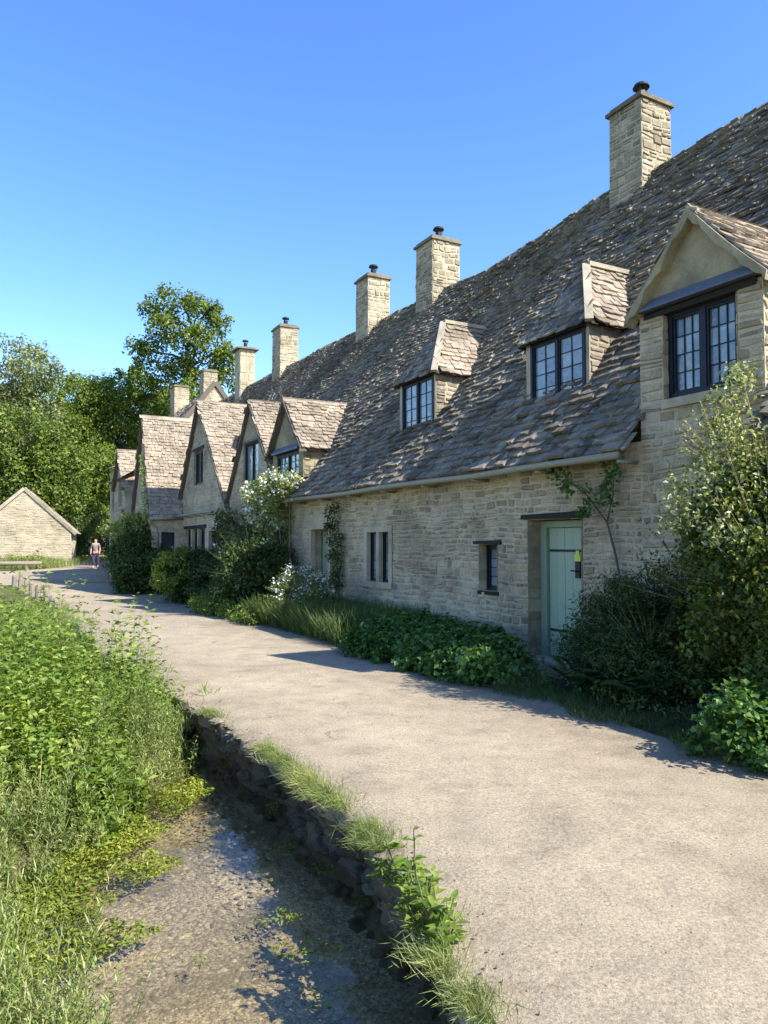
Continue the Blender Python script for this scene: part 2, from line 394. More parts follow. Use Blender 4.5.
# road sheet with a broken lip along the stream
v = []; f = []; ysr = list(np.arange(-3, 12, .05))+list(np.arange(12, 34, .5))
nx = 26
for Y in ysr:
    L = xl(Y); Rr = 7.9-.537*Y+1.2
    for i in range(nx):
        t = (i/(nx-1)); t = t**1.6
        x = L+(Rr-L)*t
        z = g(Y)+.018*wob(x*.8, Y*.7)+.012*wob(x*3, Y*3, 2)*(1-t)-(.05*max(0, 1-(x-L)/.25) if x-L < .25 else 0)
        v.append((x, Y, z))
for j in range(len(ysr)-1):
    for i in range(nx-1):
        a = j*nx+i; f.append((a, a+1, a+nx+1, a+nx))
n0 = len(v)                                # lip thickness
for j, Y in enumerate(ysr):
    x, y_, z = v[j*nx]; v.append((x+.03*rng.random(), Y, z-.09-.03*rng.random()))
for j in range(len(ysr)-1): f.append((j*nx, (j+1)*nx, n0+j+1, n0+j))
# far part: bends past the barn and on between the houses
k0 = len(v)
far = [(33.5,-21,-8.6),(34.5,-28,-9.0),(36,-40,-10),(38,-42,-11),(39.5,-30,-11.5),(40.2,-20.5,-12.2),(42,-19.3,-13.2),(45,-19.2,-14.2),(49,-20,-14.8),(54,-21.8,-16.5),(58,-24,-18)]
for Y, a, b in far:
    for i in range(14):
        x = a+(b-a)*i/13; v.append((x, Y, g(Y)+.006))
for j in range(len(far)-1):
    for i in range(13):
        a = k0+j*14+i; f.append((a, a+1, a+15, a+14))
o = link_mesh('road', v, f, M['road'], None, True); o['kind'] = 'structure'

# grit and fallen leaves on the lane
mb = MB()
for _ in range(2600):
    Y = .8+17*rng.random()**1.5; L = xl(Y); Rr = 7.9-.537*Y-1.6; t = rng.random()
    t = t*t*.5 if rng.random() < .6 else (1-t*t*.35 if rng.random() < .6 else t)
    x = L+.05+(Rr-L)*t; r = rng.uniform(.002,.006)*(1+.14*Y); z = g(Y)+.018*wob(x*.8, Y*.7)+.012*wob(x*3, Y*3, 2)*(1-t)+.001; n0 = len(mb.v)
    for i in range(5): mb.v.append((x+r*math.cos(i*1.257)*rng.uniform(.7,1.2), Y+r*math.sin(i*1.257), z-.004))
    mb.v.append((x, Y, z+r*.6))
    for i in range(5): mb.f.append((n0+i, n0+(i+1) % 5, n0+5))
tag(build(mb, 'lane_grit', M['pebble']), 'loose grit scattered along the edges of the lane', 'grit', kind='stuff')

# bank wall below the road lip: stones in rough courses
wall = thing('river_bank_wall', (xl(5), 5, -.6), 'rubble wall holding the road above the stream, shade darkened into its stone', 'retaining wall')
def bkoff(y, t):      # rough face: overhanging top, undercut foot
    return .05*wob(y*3.1, t*3, 1)+.05*wob(y*8.3, t*7, 3)+.03*wob(y*19, t*15, 5)+.12*math.sin(min(1, t*1.1)*2.6)-.06
mb = MB(); ysb = list(np.arange(.6, 18, .045)); nt_ = 15
for y in ysb:
    for i in range(nt_):
        t = i/(nt_-1); z = g(y)-.05-t*(.70+g(y)*.9); mb.v.append((xl(y)+.05+bkoff(y, t)*(.35 if i == 0 else 1), y+.02*wob(y*9, t*11), z+.012*wob(y*13, t*9)*(i > 0)))
for a in range(len(ysb)-1):
    for i in range(nt_-1): k = a*nt_+i; mb.f.append((k, k+1, k+nt_+1, k+nt_))
build(mb, 'bank_face', M['rockdark'], wall)
def rock(mb, c, r, sq=.6):
    k = 7; n0 = len(mb.v); rings = ((-.85,.45),(-.35,.95),(.3,1.0),(.8,.55))
    a0 = rng.uniform(0, 6.28); ea = rng.uniform(.7, 1.5)
    for zz, rr in rings:
        for i in range(k):
            an = a0+6.283*i/k; q = r*rr*rng.uniform(.75, 1.15)
            mb.v.append((c[0]+q*math.cos(an), c[1]+q*math.sin(an)*ea, c[2]+r*zz*sq*rng.uniform(.8,1.15)))
    for a in range(3):
        for i in range(k): mb.f.append((n0+a*k+i, n0+a*k+(i+1) % k, n0+(a+1)*k+(i+1) % k, n0+(a+1)*k+i))
    mb.f.append(tuple(n0+i for i in range(k))[::-1]); mb.f.append(tuple(n0+3*k+i for i in range(k)))
mb = MB()                              # stones sticking out of it
for _ in range(700):
    y = rng.uniform(.8, 17) if rng.random() < .3 else rng.uniform(2.2, 8.5); t = rng.uniform(.05, 1.0)
    rock(mb, (xl(y)+.07+bkoff(y, t), y, g(y)-.05-t*.62), rng.uniform(.03, .085), rng.uniform(.4,.8))
build(mb, 'bank_stones', M['rockdark'], wall)
# pale edge stones lying on the lip
mb = MB()
for Y in []:
    x = xl(Y)+rng.uniform(.03, .12); r = rng.uniform(.05, .11); n0 = len(mb.v); z = g(Y)-.03
    k = 7
    for ring, (rr, zz) in enumerate(((1, -.05), (1.02, .02), (.7, .045))):
        for i in range(k):
            an = 6.283*i/k; mb.v.append((x+r*rr*math.cos(an)*rng.uniform(.8,1.1), Y+r*1.5*rr*math.sin(an)*rng.uniform(.8,1.1), z+zz*rng.uniform(.7,1.2)))
    for rg in range(2):
        for i in range(k): mb.f.append((n0+rg*k+i, n0+rg*k+(i+1) % k, n0+(rg+1)*k+(i+1) % k, n0+(rg+1)*k+i))
    mb.f.append(tuple(n0+2*k+i for i in range(k)))
for _ in range(60):
    Y = rng.choice((rng.uniform(3.7,4.8), rng.uniform(5.4,7.6), rng.uniform(6.2,7.8), rng.uniform(8,16))); rock(mb, (xl(Y)+rng.uniform(-.02,.10), Y, g(Y)-.035), rng.uniform(.02,.075), .5)
build(mb, 'edge_stones', M['capstone'], wall)

# ------------------------------------------------------------------ masonry generators
def FW(w0=0.0):                    # front wall plane at w0: x=s, y=z, h outwards to the road
    return lambda x, y, h: P(x, w0-h, y)
def FS(s0):                        # side wall plane facing the camera at s0: x=w
    return lambda x, y, h: P(s0-h, x, y)
def FSr(s0):
    return lambda x, y, h: P(s0+h, x, y)

def masonry(F, xr, z0, top, holes=(), hh=(.05,.14), ww=(.09,.30), prot=.016, depth=.3, breaks=()):
    """returns (stones, backing) meshes. top: list of (x, z); holes: (x0,x1,z0,z1)"""
    st = MB(); bk = MB(); x0, x1 = xr
    T = (lambda x: top) if isinstance(top, (int, float)) else (lambda x: interp(x, top))
    tmax = top if isinstance(top, (int, float)) else max(t[1] for t in top)
    br = sorted(set([z0, tmax]+[h[2] for h in holes if h[2] > z0]+[h[3] for h in holes if h[3] < tmax]))
    for za, zb in zip(br, br[1:]):
        z = za
        n = max(1, round((zb-za)/rng.uniform(sum(hh)/2*.9, sum(hh)/2*1.1)))
        hs = [rng.uniform(*hh) for _ in range(n)]; k = (zb-za)/sum(hs)
        for h in hs:
            h *= k; segs = [(x0, x1)]
            for (a, b, c, d) in holes:
                if c < z+h*.5 < d:
                    ns = []
                    for (p, q) in segs:
                        if b <= p or a >= q: ns.append((p, q)); continue
                        if a > p: ns.append((p, a))
                        if b < q: ns.append((b, q))
                    segs = ns
            for (p, q) in segs:
                x = p
                while x < q-.005:
                    wd = rng.uniform(*ww)*(.6+.6*h/hh[1])
                    if q-x-wd < ww[0]*.7: wd = q-x
                    if rng.random() < .12 and h > .1:      # split stone into two thin ones
                        parts = [(z, z+h*.5), (z+h*.5, z+h)]
                    else: parts = [(z, z+h)]
                    for (pa, pb) in parts:
                        if min(T(x+.02), T(x+wd-.02)) < pb-.03 and tmax > pb-.2 or T(x+wd/2) < pb-.03:
                            if T(x+wd/2) < pa+.03: continue
                        pr = prot*rng.uniform(.2, 1.5); gp = rng.uniform(.005, .014); js = min(.02, h*.14)
                        j = lambda s=None: rng.uniform(-js, js)
                        wv = lambda xx, zz: zz+.012*math.sin(xx*2.1+zz*3)+.010*math.sin(xx*5.3+zz) if z0+.05 < zz < tmax-.05 else zz
                        xa, xb, ya, yb = x+gp, x+wd-gp, pa+gp, pb-gp
                        o = [(xa+j(), ya+j()), (xb+j(), ya+j()), (xb+j(), yb+j()), (xa+j(), yb+j())]
                        ins = min(.018, (yb-ya)*.28)
                        n0 = len(st.v)
                        cx, cy = (xa+xb)/2, (ya+yb)/2
                        for (ax, ay) in o: st.v.append(F(ax, wv(ax, ay), -.006))
                        for (ax, ay) in o:
                            bx = ax+(ins if ax < cx else -ins)*rng.uniform(.6,1.6); by = ay+(ins if ay < cy else -ins)*rng.uniform(.6,1.4)
                            st.v.append(F(bx, wv(bx, by), pr*rng.uniform(.75, 1.2)))
                        st.f += [(n0+4,n0+5,n0+6,n0+7),(n0,n0+1,n0+5,n0+4),(n0+1,n0+2,n0+6,n0+5),(n0+2,n0+3,n0+7,n0+6),(n0+3,n0,n0+4,n0+7)]
                    x += wd
            z += h
    # backing with openings and their reveals
    bx = sorted(set([x0, x1]+[c for h in holes for c in h[:2] if x0 < c < x1]+([t[0] for t in top if x0 < t[0] < x1] if not isinstance(top, (int, float)) else [])))
    for a, b in zip(bx, bx[1:]):
        e = 1e-4; ta, tb = T(a+e), T(b-e)
        iv = [(h[2], h[3]) for h in sorted(holes, key=lambda h: h[2]) if h[0] < (a+b)/2 < h[1]]
        z = z0
        for (c, d) in iv:
            bk.quad(F(a, z, 0), F(b, z, 0), F(b, c, 0), F(a, c, 0)); z = d
        bk.quad(F(a, z, 0), F(b, z, 0), F(b, tb, 0), F(a, ta, 0))
    for (a, b, c, d) in holes:
        for (p, q) in (((a,c),(a,d)),((b,c),(b,d)),((a,c),(b,c)),((a,d),(b,d))):
            bk.quad(F(*p, .002), F(*q, .002), F(*q, -depth), F(*p, -depth))
        # toothed reveal stones on the jambs
        for xx, sg in ((a, 1), (b, -1)):
            z = c
            while z < d-.02:
                h = min(rng.uniform(.12, .24), d-z)
                st.hexa([F(xx, z+.006, .012), F(xx+sg*rng.uniform(.004,.016), z+.006, .012), F(xx+sg*.012, z+.006, -depth+.02), F(xx, z+.006, -depth+.02),
                         F(xx, z+h-.006, .012), F(xx+sg*rng.uniform(.004,.016), z+h-.006, .012), F(xx+sg*.012, z+h-.006, -depth+.02), F(xx, z+h-.006, -depth+.02)])
                z += h
    return st, bk

def put_wall(parent, F, xr, z0, top, holes=(), name='wall', mat='rubble', **kw):
    st, bk = masonry(F, xr, z0, top, holes, **kw)
    w = build(st, name, M[mat], parent); build(bk, 'mortar', M['mortar'], w); return w

def slates(mb, F, L, S, e0, e1, inside=None, wd=(.16,.38), th=.024, lap=1.9, y0=0.0, x0=0.0):
    y = y0
    while y < S:
        t = y/S; e = e0+(e1-e0)*t; x = x0+rng.uniform(-.2, 0); sc = (e/e0)*.55+.45
        while x < L:
            w = rng.uniform(*wd)*sc; xm = x+w/2; e_ = e*rng.uniform(.93,1.07)
            if (inside is None or inside(xm, y+e*.5)) and x+w*.3 < L:
                T = th*rng.uniform(.6, 1.5)*(.5+.5*sc); ln = min(e*lap, S+.06-y)
                xa, xb = max(x, x0)+.004, min(x+w-.004, L)
                j = lambda s=.012: rng.uniform(-s, s)
                rot = j(.011); h0 = T*1.0; lift = rng.uniform(0,.008)
                ya, yb, ym = y+j(.013)+rot, y+j(.013)-rot, y+j(.010)-.005
                n0 = len(mb.v); xc = (xa+xb)/2
                pts = [(xa,ya,h0+lift),(xc,ym,h0+lift+j(.004)),(xb,yb,h0+lift),(xb,y+ln,.002),(xa,y+ln,.002)]
                top = [(xa+.003,ya+.006,h0+T+lift),(xc+j(.01),ym+.006,h0+T+lift+j(.005)),(xb-.003,yb+.006,h0+T+lift),(xb,y+ln,.012),(xa,y+ln,.012)]
                for p in pts+top: mb.v.append(F(*p))
                mb.f += [(n0+5,n0+6,n0+7,n0+8,n0+9),(n0,n0+1,n0+6,n0+5),(n0+1,n0+2,n0+7,n0+6),(n0+2,n0+3,n0+8,n0+7),(n0+4,n0,n0+5,n0+9)]
            x += w
        y += e
    return mb

def FR(dx=0):                      # main roof surface: x=s, y=slope distance (0 at w=-.3), h outwards
    def F(x, y, h):
        w = -.30+y*4.3/7.35; z = roofz(x, w)
        return P(x, w-h*.83, z+h*.56)
    return F
def main_roof(parent, s0, s1, inside=None):
    mb = MB(); F = FR()
    def ins(x, y):
        w = -.30+y*4.3/7.35
        return inside is None or inside(x, w)
    slates(mb, F, s1, 7.35, .170, .088, ins, x0=s0, wd=(.10,.32), th=.038)
    r = build(mb, 'roof', M['slate'], parent)
    bk = MB(); n = 14
    ss = list(np.linspace(s0, s1, max(3, int((s1-s0)/.4)))) 
    for a, b in zip(ss, ss[1:]):
        for i in range(n):
            wa, wb = -.25+4.25*i/n, -.25+4.25*(i+1)/n
            if inside and not (inside((a+b)/2, wa) and inside((a+b)/2, wb)): continue
            bk.quad(P(a, wa, roofz(a, wa)-.02), P(b, wa, roofz(b, wa)-.02), P(b, wb, roofz(b, wb)-.02), P(a, wb, roofz(a, wb)-.02))
        bk.quad(P(a, 4, roofz(a, 4)-.02), P(b, 4, roofz(b, 4)-.02), P(b, 8.2, 3.2), P(a, 8.2, 3.2))
    build(bk, 'roof_boarding', M['soil'], r)
    rd = MB(); s = s0                   # ridge stones
    while s < s1-.02:
        l = min(rng.uniform(.35, .55), s1-s); za = roofz(s, 4); zb = roofz(s+l, 4); j = rng.uniform(-.008, .008)
        q = [(-.17,-.19),(0,.045),(.17,-.19),(0,.0)]
        p0 = [P(s+.006, 4+a, za+.02+b+j) for a, b in q]; p1 = [P(s+l-.006, 4+a, zb+.02+b+j) for a, b in q]
        rd.hexa(p0+p1); s += l
    build(rd, 'ridge_stones', M['ridge'], r)
    return r

def gutter(parent, s0, s1, z=2.73, w=-.34):
    mb = MB(); ss = np.linspace(s0, s1, max(2, int((s1-s0)/1.2)))
    pts = [P(s, w, z+.015*math.sin(s*1.3)) for s in ss]
    mb.tube(pts, [.048]*len(pts), 8)
    for s in ss: mb.box(lambda x, y, h: P(x, y, h), s-.02, s+.02, w-.01, w+.3, z-.09, z-.05)
    return build(mb, 'gutter', M['gutter'], parent, True)

def window(parent, F, x0, x1, z0, z1, lights=2, cols=2, rows=4, name='window', frame='navy', glass='glass', fw=.05, depth=.0, surround=None):
    mb = MB(); lead = MB(); gls = []
    mb.box(F, x0, x0+fw, z0, z1, depth-.05, depth+.03); mb.box(F, x1-fw, x1, z0, z1, depth-.05, depth+.03)
    mb.box(F, x0+fw, x1-fw, z0, z0+fw, depth-.05, depth+.028); mb.box(F, x0+fw, x1-fw, z1-fw, z1, depth-.05, depth+.028)
    W = (x1-x0-fw*(lights+1))/lights
    for i in range(lights):
        a = x0+fw+i*(W+fw); b = a+W
        if i < lights-1: mb.box(F, b, b+fw, z0+fw, z1-fw, depth-.05, depth+.026)
        c, d = z0+fw, z1-fw; m = .028
        mb.box(F, a, a+m, c, d, depth-.04, depth+.012); mb.box(F, b-m, b, c, d, depth-.04, depth+.012)
        mb.box(F, a+m, b-m, c, c+m, depth-.04, depth+.011); mb.box(F, a+m, b-m, d-m, d, depth-.04, depth+.011)
        a += m; b -= m; c += m; d -= m
        for k in range(1, cols): lead.box(F, a+(b-a)*k/cols-.006, a+(b-a)*k/cols+.006, c, d, depth-.03, depth-.008)
        for k in range(1, rows): lead.box(F, a, b, c+(d-c)*k/rows-.006, c+(d-c)*k/rows+.006, depth-.03, depth-.010)
        gl = MB(); gls.append(gl)
        for u in range(cols):
            for v_ in range(rows):
                xa, xb = a+(b-a)*u/cols, a+(b-a)*(u+1)/cols; ya, yb = c+(d-c)*v_/rows, c+(d-c)*(v_+1)/rows
                t1, t2 = rng.uniform(-.004,.004), rng.uniform(-.004,.004)
                gl.quad(F(xa, ya, depth-.022+t1), F(xb, ya, depth-.022+t2), F(xb, yb, depth-.022-t1), F(xa, yb, depth-.022-t2))
    o = build(mb, name, M[frame], parent)
    if lead.v: build(lead, 'glazing_bars', M['iron'], o)
    for gl in gls: build(gl, 'pane', M[glass], o)
    return o

def gable_roof(parent, s_l, s_r, zl, zr_, s0, za, wf, mat='slate_gable', verge='verge', e=(.14,.11), vt=.10, wmax=5.0, name='gable_roof', clip=None):
    """small pitched roof whose ridge runs into the main roof; s_r is the foot nearer the camera"""
    mb = MB(); r = None
    for (sf, zf) in ((s_r, zr_), (s_l, zl)):
        ds, dz = s0-sf, za-zf; S = math.hypot(ds, dz); ux, uz = ds/S, dz/S
        sg = 1 if ds > 0 else -1; nx_, nz_ = -uz*sg, abs(ux)
        def F(x, y, h, sf=sf, zf=zf, ux=ux, uz=uz, nx_=nx_, nz_=nz_): return P(sf+ux*y+nx_*h, wf+x, zf+uz*y+nz_*h)
        def ins(x, y, sf=sf, zf=zf, ux=ux, uz=uz):
            s, w, z = sf+ux*y, wf+x, zf+uz*y
            if clip and not clip(s, w, z): return False
            return w < 0.05 or z > roofz(s, w)-.10
        slates(mb, F, wmax, S, e[0], e[1], ins, wd=(.10,.26), th=.026)
    r = build(mb, name, M[mat], parent)
    bk = MB()
    for (sf, zf) in ((s_r, zr_), (s_l, zl)):
        n = 10
        for i in range(n):
            a, b = i/n, (i+1)/n
            A = (sf+(s0-sf)*a, zf+(za-zf)*a-.02); B = (sf+(s0-sf)*b, zf+(za-zf)*b-.02)
            # depth at which this strip meets the main roof
            def meet(s, z):
                w = 0.0
                while w < wmax and roofz(s, w) < z: w += .05
                return w
            if clip: we = lambda s, z: min(meet(s, z)+.1, wmax)
            else: we = lambda s, z: min(meet(s, z)+.1, wmax)
            bk.quad(P(A[0], wf+.02, A[1]), P(B[0], wf+.02, B[1]), P(B[0], we(*B), B[1]), P(A[0], we(*A), A[1]))
    build(bk, 'roof_boarding', M['soil'], r)
    rd = MB(); w = wf-.02; wr = 0
    while roofz(s0, wr) < za and wr < wmax: wr += .05
    while w < wr:
        l = min(.42, wr+.1-w)
        q = [(-.13,-.13),(0,.05),(.13,-.13),(0,.0)]
        k0 = [P(s0+a, w+.005, za+.02+b) for a, b in q]; k1 = [P(s0+a, w+l-.005, za+.02+b) for a, b in q]
        rd.hexa(k0+k1); w += l
    build(rd, 'ridge_stones', M['slate_gable' if mat != 'slate' else 'ridge'], r)
    vm = MB(); vj = lambda t, k: .022*math.sin(t*17+k*2+s0)+.012*math.sin(t*41+k+s0)
    for (sf, zf) in ((s_r, zr_), (s_l, zl)):
        n = 14
        for i in range(n):
            a, b = i/n, (i+1)/n; dz = lambda t: -.05*math.sin(t*math.pi)*.6
            A = (sf+(s0-sf)*a, zf+(za-zf)*a+dz(a)); B = (sf+(s0-sf)*b, zf+(za-zf)*b+dz(b))
            vm.hexa([P(A[0], wf-.03+vj(a,1), A[1]-vt+vj(a,2)), P(B[0], wf-.03+vj(b,1), B[1]-vt+vj(b,2)), P(B[0], wf+.14, B[1]-vt+vj(b,2)), P(A[0], wf+.14, A[1]-vt+vj(a,2)),
                     P(A[0], wf-.03, A[1]+.025), P(B[0], wf-.03, B[1]+.025), P(B[0], wf+.14, B[1]+.02), P(A[0], wf+.14, A[1]+.02)])
    build(vm, 'verge', M[verge], r)
    return r

def cheek(parent, s0, w0, ztop, name='cheek', mat='rubble', side=-1, zb=None):
    """triangular dormer side wall rising from the main roof"""
    w1 = w0
    while roofz(s0, w1) < ztop and w1 < 4: w1 += .05
    F = FS(s0) if side < 0 else FSr(s0)
    # use full rectangle below the eave; the roof hides what is beneath it
    st, bk = masonry(F, (w0, w1), roofz(s0, w0)-.35 if zb is None else zb, ztop, hh=(.08,.14), ww=(.14,.3), prot=.018)
    return st, bk

def hip_dormer(parent, s0, hw, wf, zb, zt, za, name='dormer'):
    st = MB(); bk = MB()
    F = FW(wf)
    # side walls and corner posts
    o = bpy.data.objects.new(name, None); COL.objects.link(o); o.parent = parent
    for sd, side in ((s0-hw, -1), (s0+hw, 1)):
        a, b = cheek(parent, sd, wf, zt, side=side)
        build(a, 'dormer_side', M['slate_gable'], o); build(b, 'mortar', M['mortar'], o)
    for xa, xb in ((s0-hw, s0-hw+.07), (s0+hw-.12, s0+hw)):
        q = MB(); q.box(F, xa, xb, zb-.1, zt, -.2, .01); build(q, 'corner_post', M['dressed'], o)
    window(o, F, s0-hw+.07, s0+hw-.12, zb, zt, 2, 2, 4, 'window_frame', 'navy', 'glass', .05)
    sl = MB(); sl.box(F, s0-hw-.03, s0+hw+.03, zb-.09, zb-.005, -.1, .07); build(sl, 'sill', M['navy'], o)
    # roof: hip in front, slope on each side
    mb = MB(); ov = .12; wa = wf+.62; ez = zt-.02; wfr = wf-.12
    Sf = math.hypot(wa-wfr, za-ez); uw, uz = (wa-wfr)/Sf, (za-ez)/Sf
    def Ff(x, y, h): return P(s0+x, wfr+uw*y-uz*h, ez+uz*y+uw*h)
    H = hw+ov
    slates(mb, Ff, H, Sf, .125, .11, lambda x, y: abs(x) < H*(1-(y+.05)/Sf)-.02, wd=(.12,.22), th=.02, x0=-H)
    build(mb, 'hip_front', M['slate'], o); mb = MB()  # unlit hip front takes the darker slate, so its shade is in the colour
    for sg in (-1, 1):
        S = math.hypot(H, za-ez); ux, u2 = H/S, (za-ez)/S
        def Fs(x, y, h, sg=sg): return P(s0+sg*(H-ux*y+u2*h), wfr+x, ez+u2*y+ux*h)
        def ins(x, y, sg=sg):
            s, w, z = s0+sg*(H-ux*y), wfr+x, ez+u2*y
            return x > (wa-wfr)*((y+.05)/S)+.03 and (z > roofz(s, w)-.1)
        slates(mb, Fs, 3.2, S, .125, .11, ins, wd=(.12,.22), th=.02)
    r = build(mb, 'hip_roof', M['slate_gable'], o)
    rd = MB()
    wr = 0
    while roofz(s0, wr) < za: wr += .05
    A = Vector(P(s0, wa, za+.03)); rd.beam(A, P(s0, wr+.1, za+.03), .16, .07)
    rd.beam(P(s0-H, wfr, ez+.03), A, .12, .05)
    build(rd, 'hip_stones', M['ridge'], o)
    und = MB()
    und.poly([P(s0-H, wfr+.02, ez-.01), P(s0+H, wfr+.02, ez-.01), P(s0, wa, za-.03)])
    for sg in (-1, 1):
        wb = 0
        while roofz(s0+sg*H, wb) < ez: wb += .05
        und.poly([P(s0+sg*H, wfr+.02, ez-.01), P(s0, wa, za-.03), P(s0, wr+.1, za-.03), P(s0+sg*H, wb+.1, ez-.01)])
    build(und, 'roof_boarding', M['soil'], o)
    return o

def chimney(parent, s0, s1, w0, w1, zb, zt, mat='chimney', pot=True, cap=.045, taper=.035, hh=(.09,.18)):
    st = MB(); bk = MB()
    cx, cw = (s0+s1)/2, (w0+w1)/2
    def tp(y): return 1-taper*(y-zb)/(zt-zb)
    faces = [(lambda x, y, h: P(cx+(s0-h-cx)*tp(y), cw+(x-cw)*tp(y), y), (w0, w1)),
             (lambda x, y, h: P(cx+(s1+h-cx)*tp(y), cw+(x-cw)*tp(y), y), (w0, w1)),
             (lambda x, y, h: P(cx+(x-cx)*tp(y), cw+(w0-h-cw)*tp(y), y), (s0, s1)),
             (lambda x, y, h: P(cx+(x-cx)*tp(y), cw+(w1+h-cw)*tp(y), y), (s0, s1))]
    for F, xr in faces:
        a, b = masonry(F, xr, zb, zt, hh=hh, ww=(.11,.32), prot=.018)
        for src, dst in ((a, st), (b, bk)):
            n0 = len(dst.v); dst.v += src.v; dst.f += [tuple(i+n0 for i in f_) for f_ in src.f]
    o = build(st, 'chimney', M[mat], parent); build(bk, 'chimney_mortar', M['mortar'], o)
    c = MB(); E = lambda x, y, h: P(x, y, h)
    c.box(E, s0-cap, s1+cap, w0-cap, w1+cap, zt-.01, zt+.055); c.box(E, s0+.02, s1-.02, w0+.02, w1-.02, zt+.057, zt+.13)
    build(c, 'chimney_cap', M['capstone'], o)
    if pot:
        p = MB(); x, y, _ = P(cx-.05, cw, 0)
        p.tube([(x,y,zt+.1),(x,y,zt+.38)], [.09,.09], 12)
        p.tube([(x,y,zt+.46),(x,y,zt+.52)], [.16,.13], 14)
        for k in range(3):
            an = k*2.1; p.beam((x+.10*math.cos(an), y+.10*math.sin(an), zt+.34), (x+.12*math.cos(an), y+.12*math.sin(an), zt+.47), .015, .015, (1,0,0))
        build(p, 'chimney_cowl', M['iron'], o)
    fl = MB()      # mortar flaunching at the foot
    zs = roofz(s0, min(w0, 4))
    fl.hexa([P(s0-.09, w0-.09, zs-.12), P(s1+.09, w0-.09, zs-.12), P(s1+.09, w1+.05, zs+.1), P(s0-.09, w1+.05, zs+.1),
             P(s0+.02, w0+.02, zs+.14), P(s1-.02, w0+.02, zs+.14), P(s1-.02, w1-.05, zs+.95), P(s0+.02, w1-.05, zs+.95)])
    build(fl, 'flaunching', M['mortar'], o)
    return o

def lintel(parent, F, x0, x1, z0, z1, d0=-.1, d1=.035, mat='darkwood', name='lintel'):
    mb = MB(); mb.hexa([F(x0,z0,d0),F(x1,z0+.01,d0),F(x1,z1-.01,d0),F(x0,z1,d0),F(x0,z0,d1),F(x1,z0+.01,d1),F(x1,z1-.02,d1),F(x0,z1,d1)])
    return build(mb, name, M[mat], parent)

# ------------------------------------------------------------------ cottage 1: near, two-storey gable at the right edge
c1 = thing('stone_cottage', P(6, 0, 0), 'nearest stone cottage with a wide navy window under a plastered gable', 'cottage', 'cottages in the terrace')
SA0, SA1 = 8.50, 10.13
put_wall(c1, FW(0), (2, SA0), -.6, 2.9)
gw = put_wall(c1, FW(0), (SA0, SA1), -.6, 4.43, holes=[(8.80, 9.78, 3.36, 4.40)], hh=(.07,.15), ww=(.14,.36))
for sd, side in ((SA0, -1), (SA1, 1)):
    st, bk = cheek(c1, sd, 0, 4.43, side=side, zb=2.6); q = build(st, 'gable_side', M['rubble'], c1); build(bk, 'mortar', M['mortar'], q)
ga = build(MB(), 'gable', M['plaster'], c1)
bpy.data.objects.remove(ga)
mb = MB(); mb.hexa([P(8.45,-.005,4.52), P(10.17,-.005,4.52), P(9.33,-.005,5.33), P(9.29,-.005,5.33), P(8.45,.25,4.52), P(10.17,.25,4.52), P(9.33,.25,5.33), P(9.29,.25,5.33)])
pl = build(mb, 'gable_plaster', M['plaster'], c1)
mb = MB(); mb.hexa([P(8.52,-.12,4.45),P(10.08,-.12,4.45),P(10.08,.1,4.46),P(8.52,.1,4.46),P(8.52,-.11,4.48),P(10.08,-.11,4.48),P(10.08,-.01,4.60),P(8.52,-.01,4.60)])
build(mb, 'lead_apron', M['lead'], c1)
window(c1, FW(.10), 8.80, 9.78, 3.36, 4.40, 2, 3, 4, 'window', 'navy', 'glass', .07)
lintel(c1, FW(0), 8.56, 10.04, 4.36, 4.44, -.1, .03)
mb = MB(); mb.box(FW(0), 8.76, 9.78, 3.25, 3.355, -.15, .05); build(mb, 'sill', M['dressed'], c1)
gable_roof(c1, 10.22, 8.36, 4.40, 4.40, 9.30, 5.42, -.12, verge='plaster', vt=.085, e=(.15,.13))
main_roof(c1, 2, 10.15, lambda s, w: not (SA0-.0 < s < SA1+.0 and roofz(s, w) < 4.4))
gutter(c1, 2, 8.42)

# ------------------------------------------------------------------ cottage 2: long low front with green door, two hipped dormers
c2 = thing('stone_cottage', P(14, 0, 0), 'low stone cottage with the pale green door and two small hipped dormers', 'cottage', 'cottages in the terrace')
holes = [(11.15, 12.28, -.05, 2.02), (13.0, 13.5, .93, 1.66), (16.36, 17.58, .80, 2.0), (19.42, 20.5, -.05, 2.0)]
put_wall(c2, FW(0), (10.13, 20.6), -.6, 2.92, holes=holes)
mb = MB(); mb.box(FW(.45), 2, 34, -.6, 2.75, 0, .06); mb.box(FW(.45), 10.2, 10.26, -.6, 2.75, -6, 0); build(mb, 'sun_leak_screen', M['mortar'], c2)  # unseen screens added to stop sun leaking through the hollow houses
main_roof(c2, 10.15, 20.6)
gutter(c2, 10.17, 20.7)
hip_dormer(c2, 12.28, .70, .58, 3.78, 4.82, 6.0)
hip_dormer(c2, 16.45, .70, .62, 3.84, 4.96, 6.2)
chimney(c2, 13.30, 14.12, 3.58, 4.38, 8.0, 9.98, hh=(.07,.17))
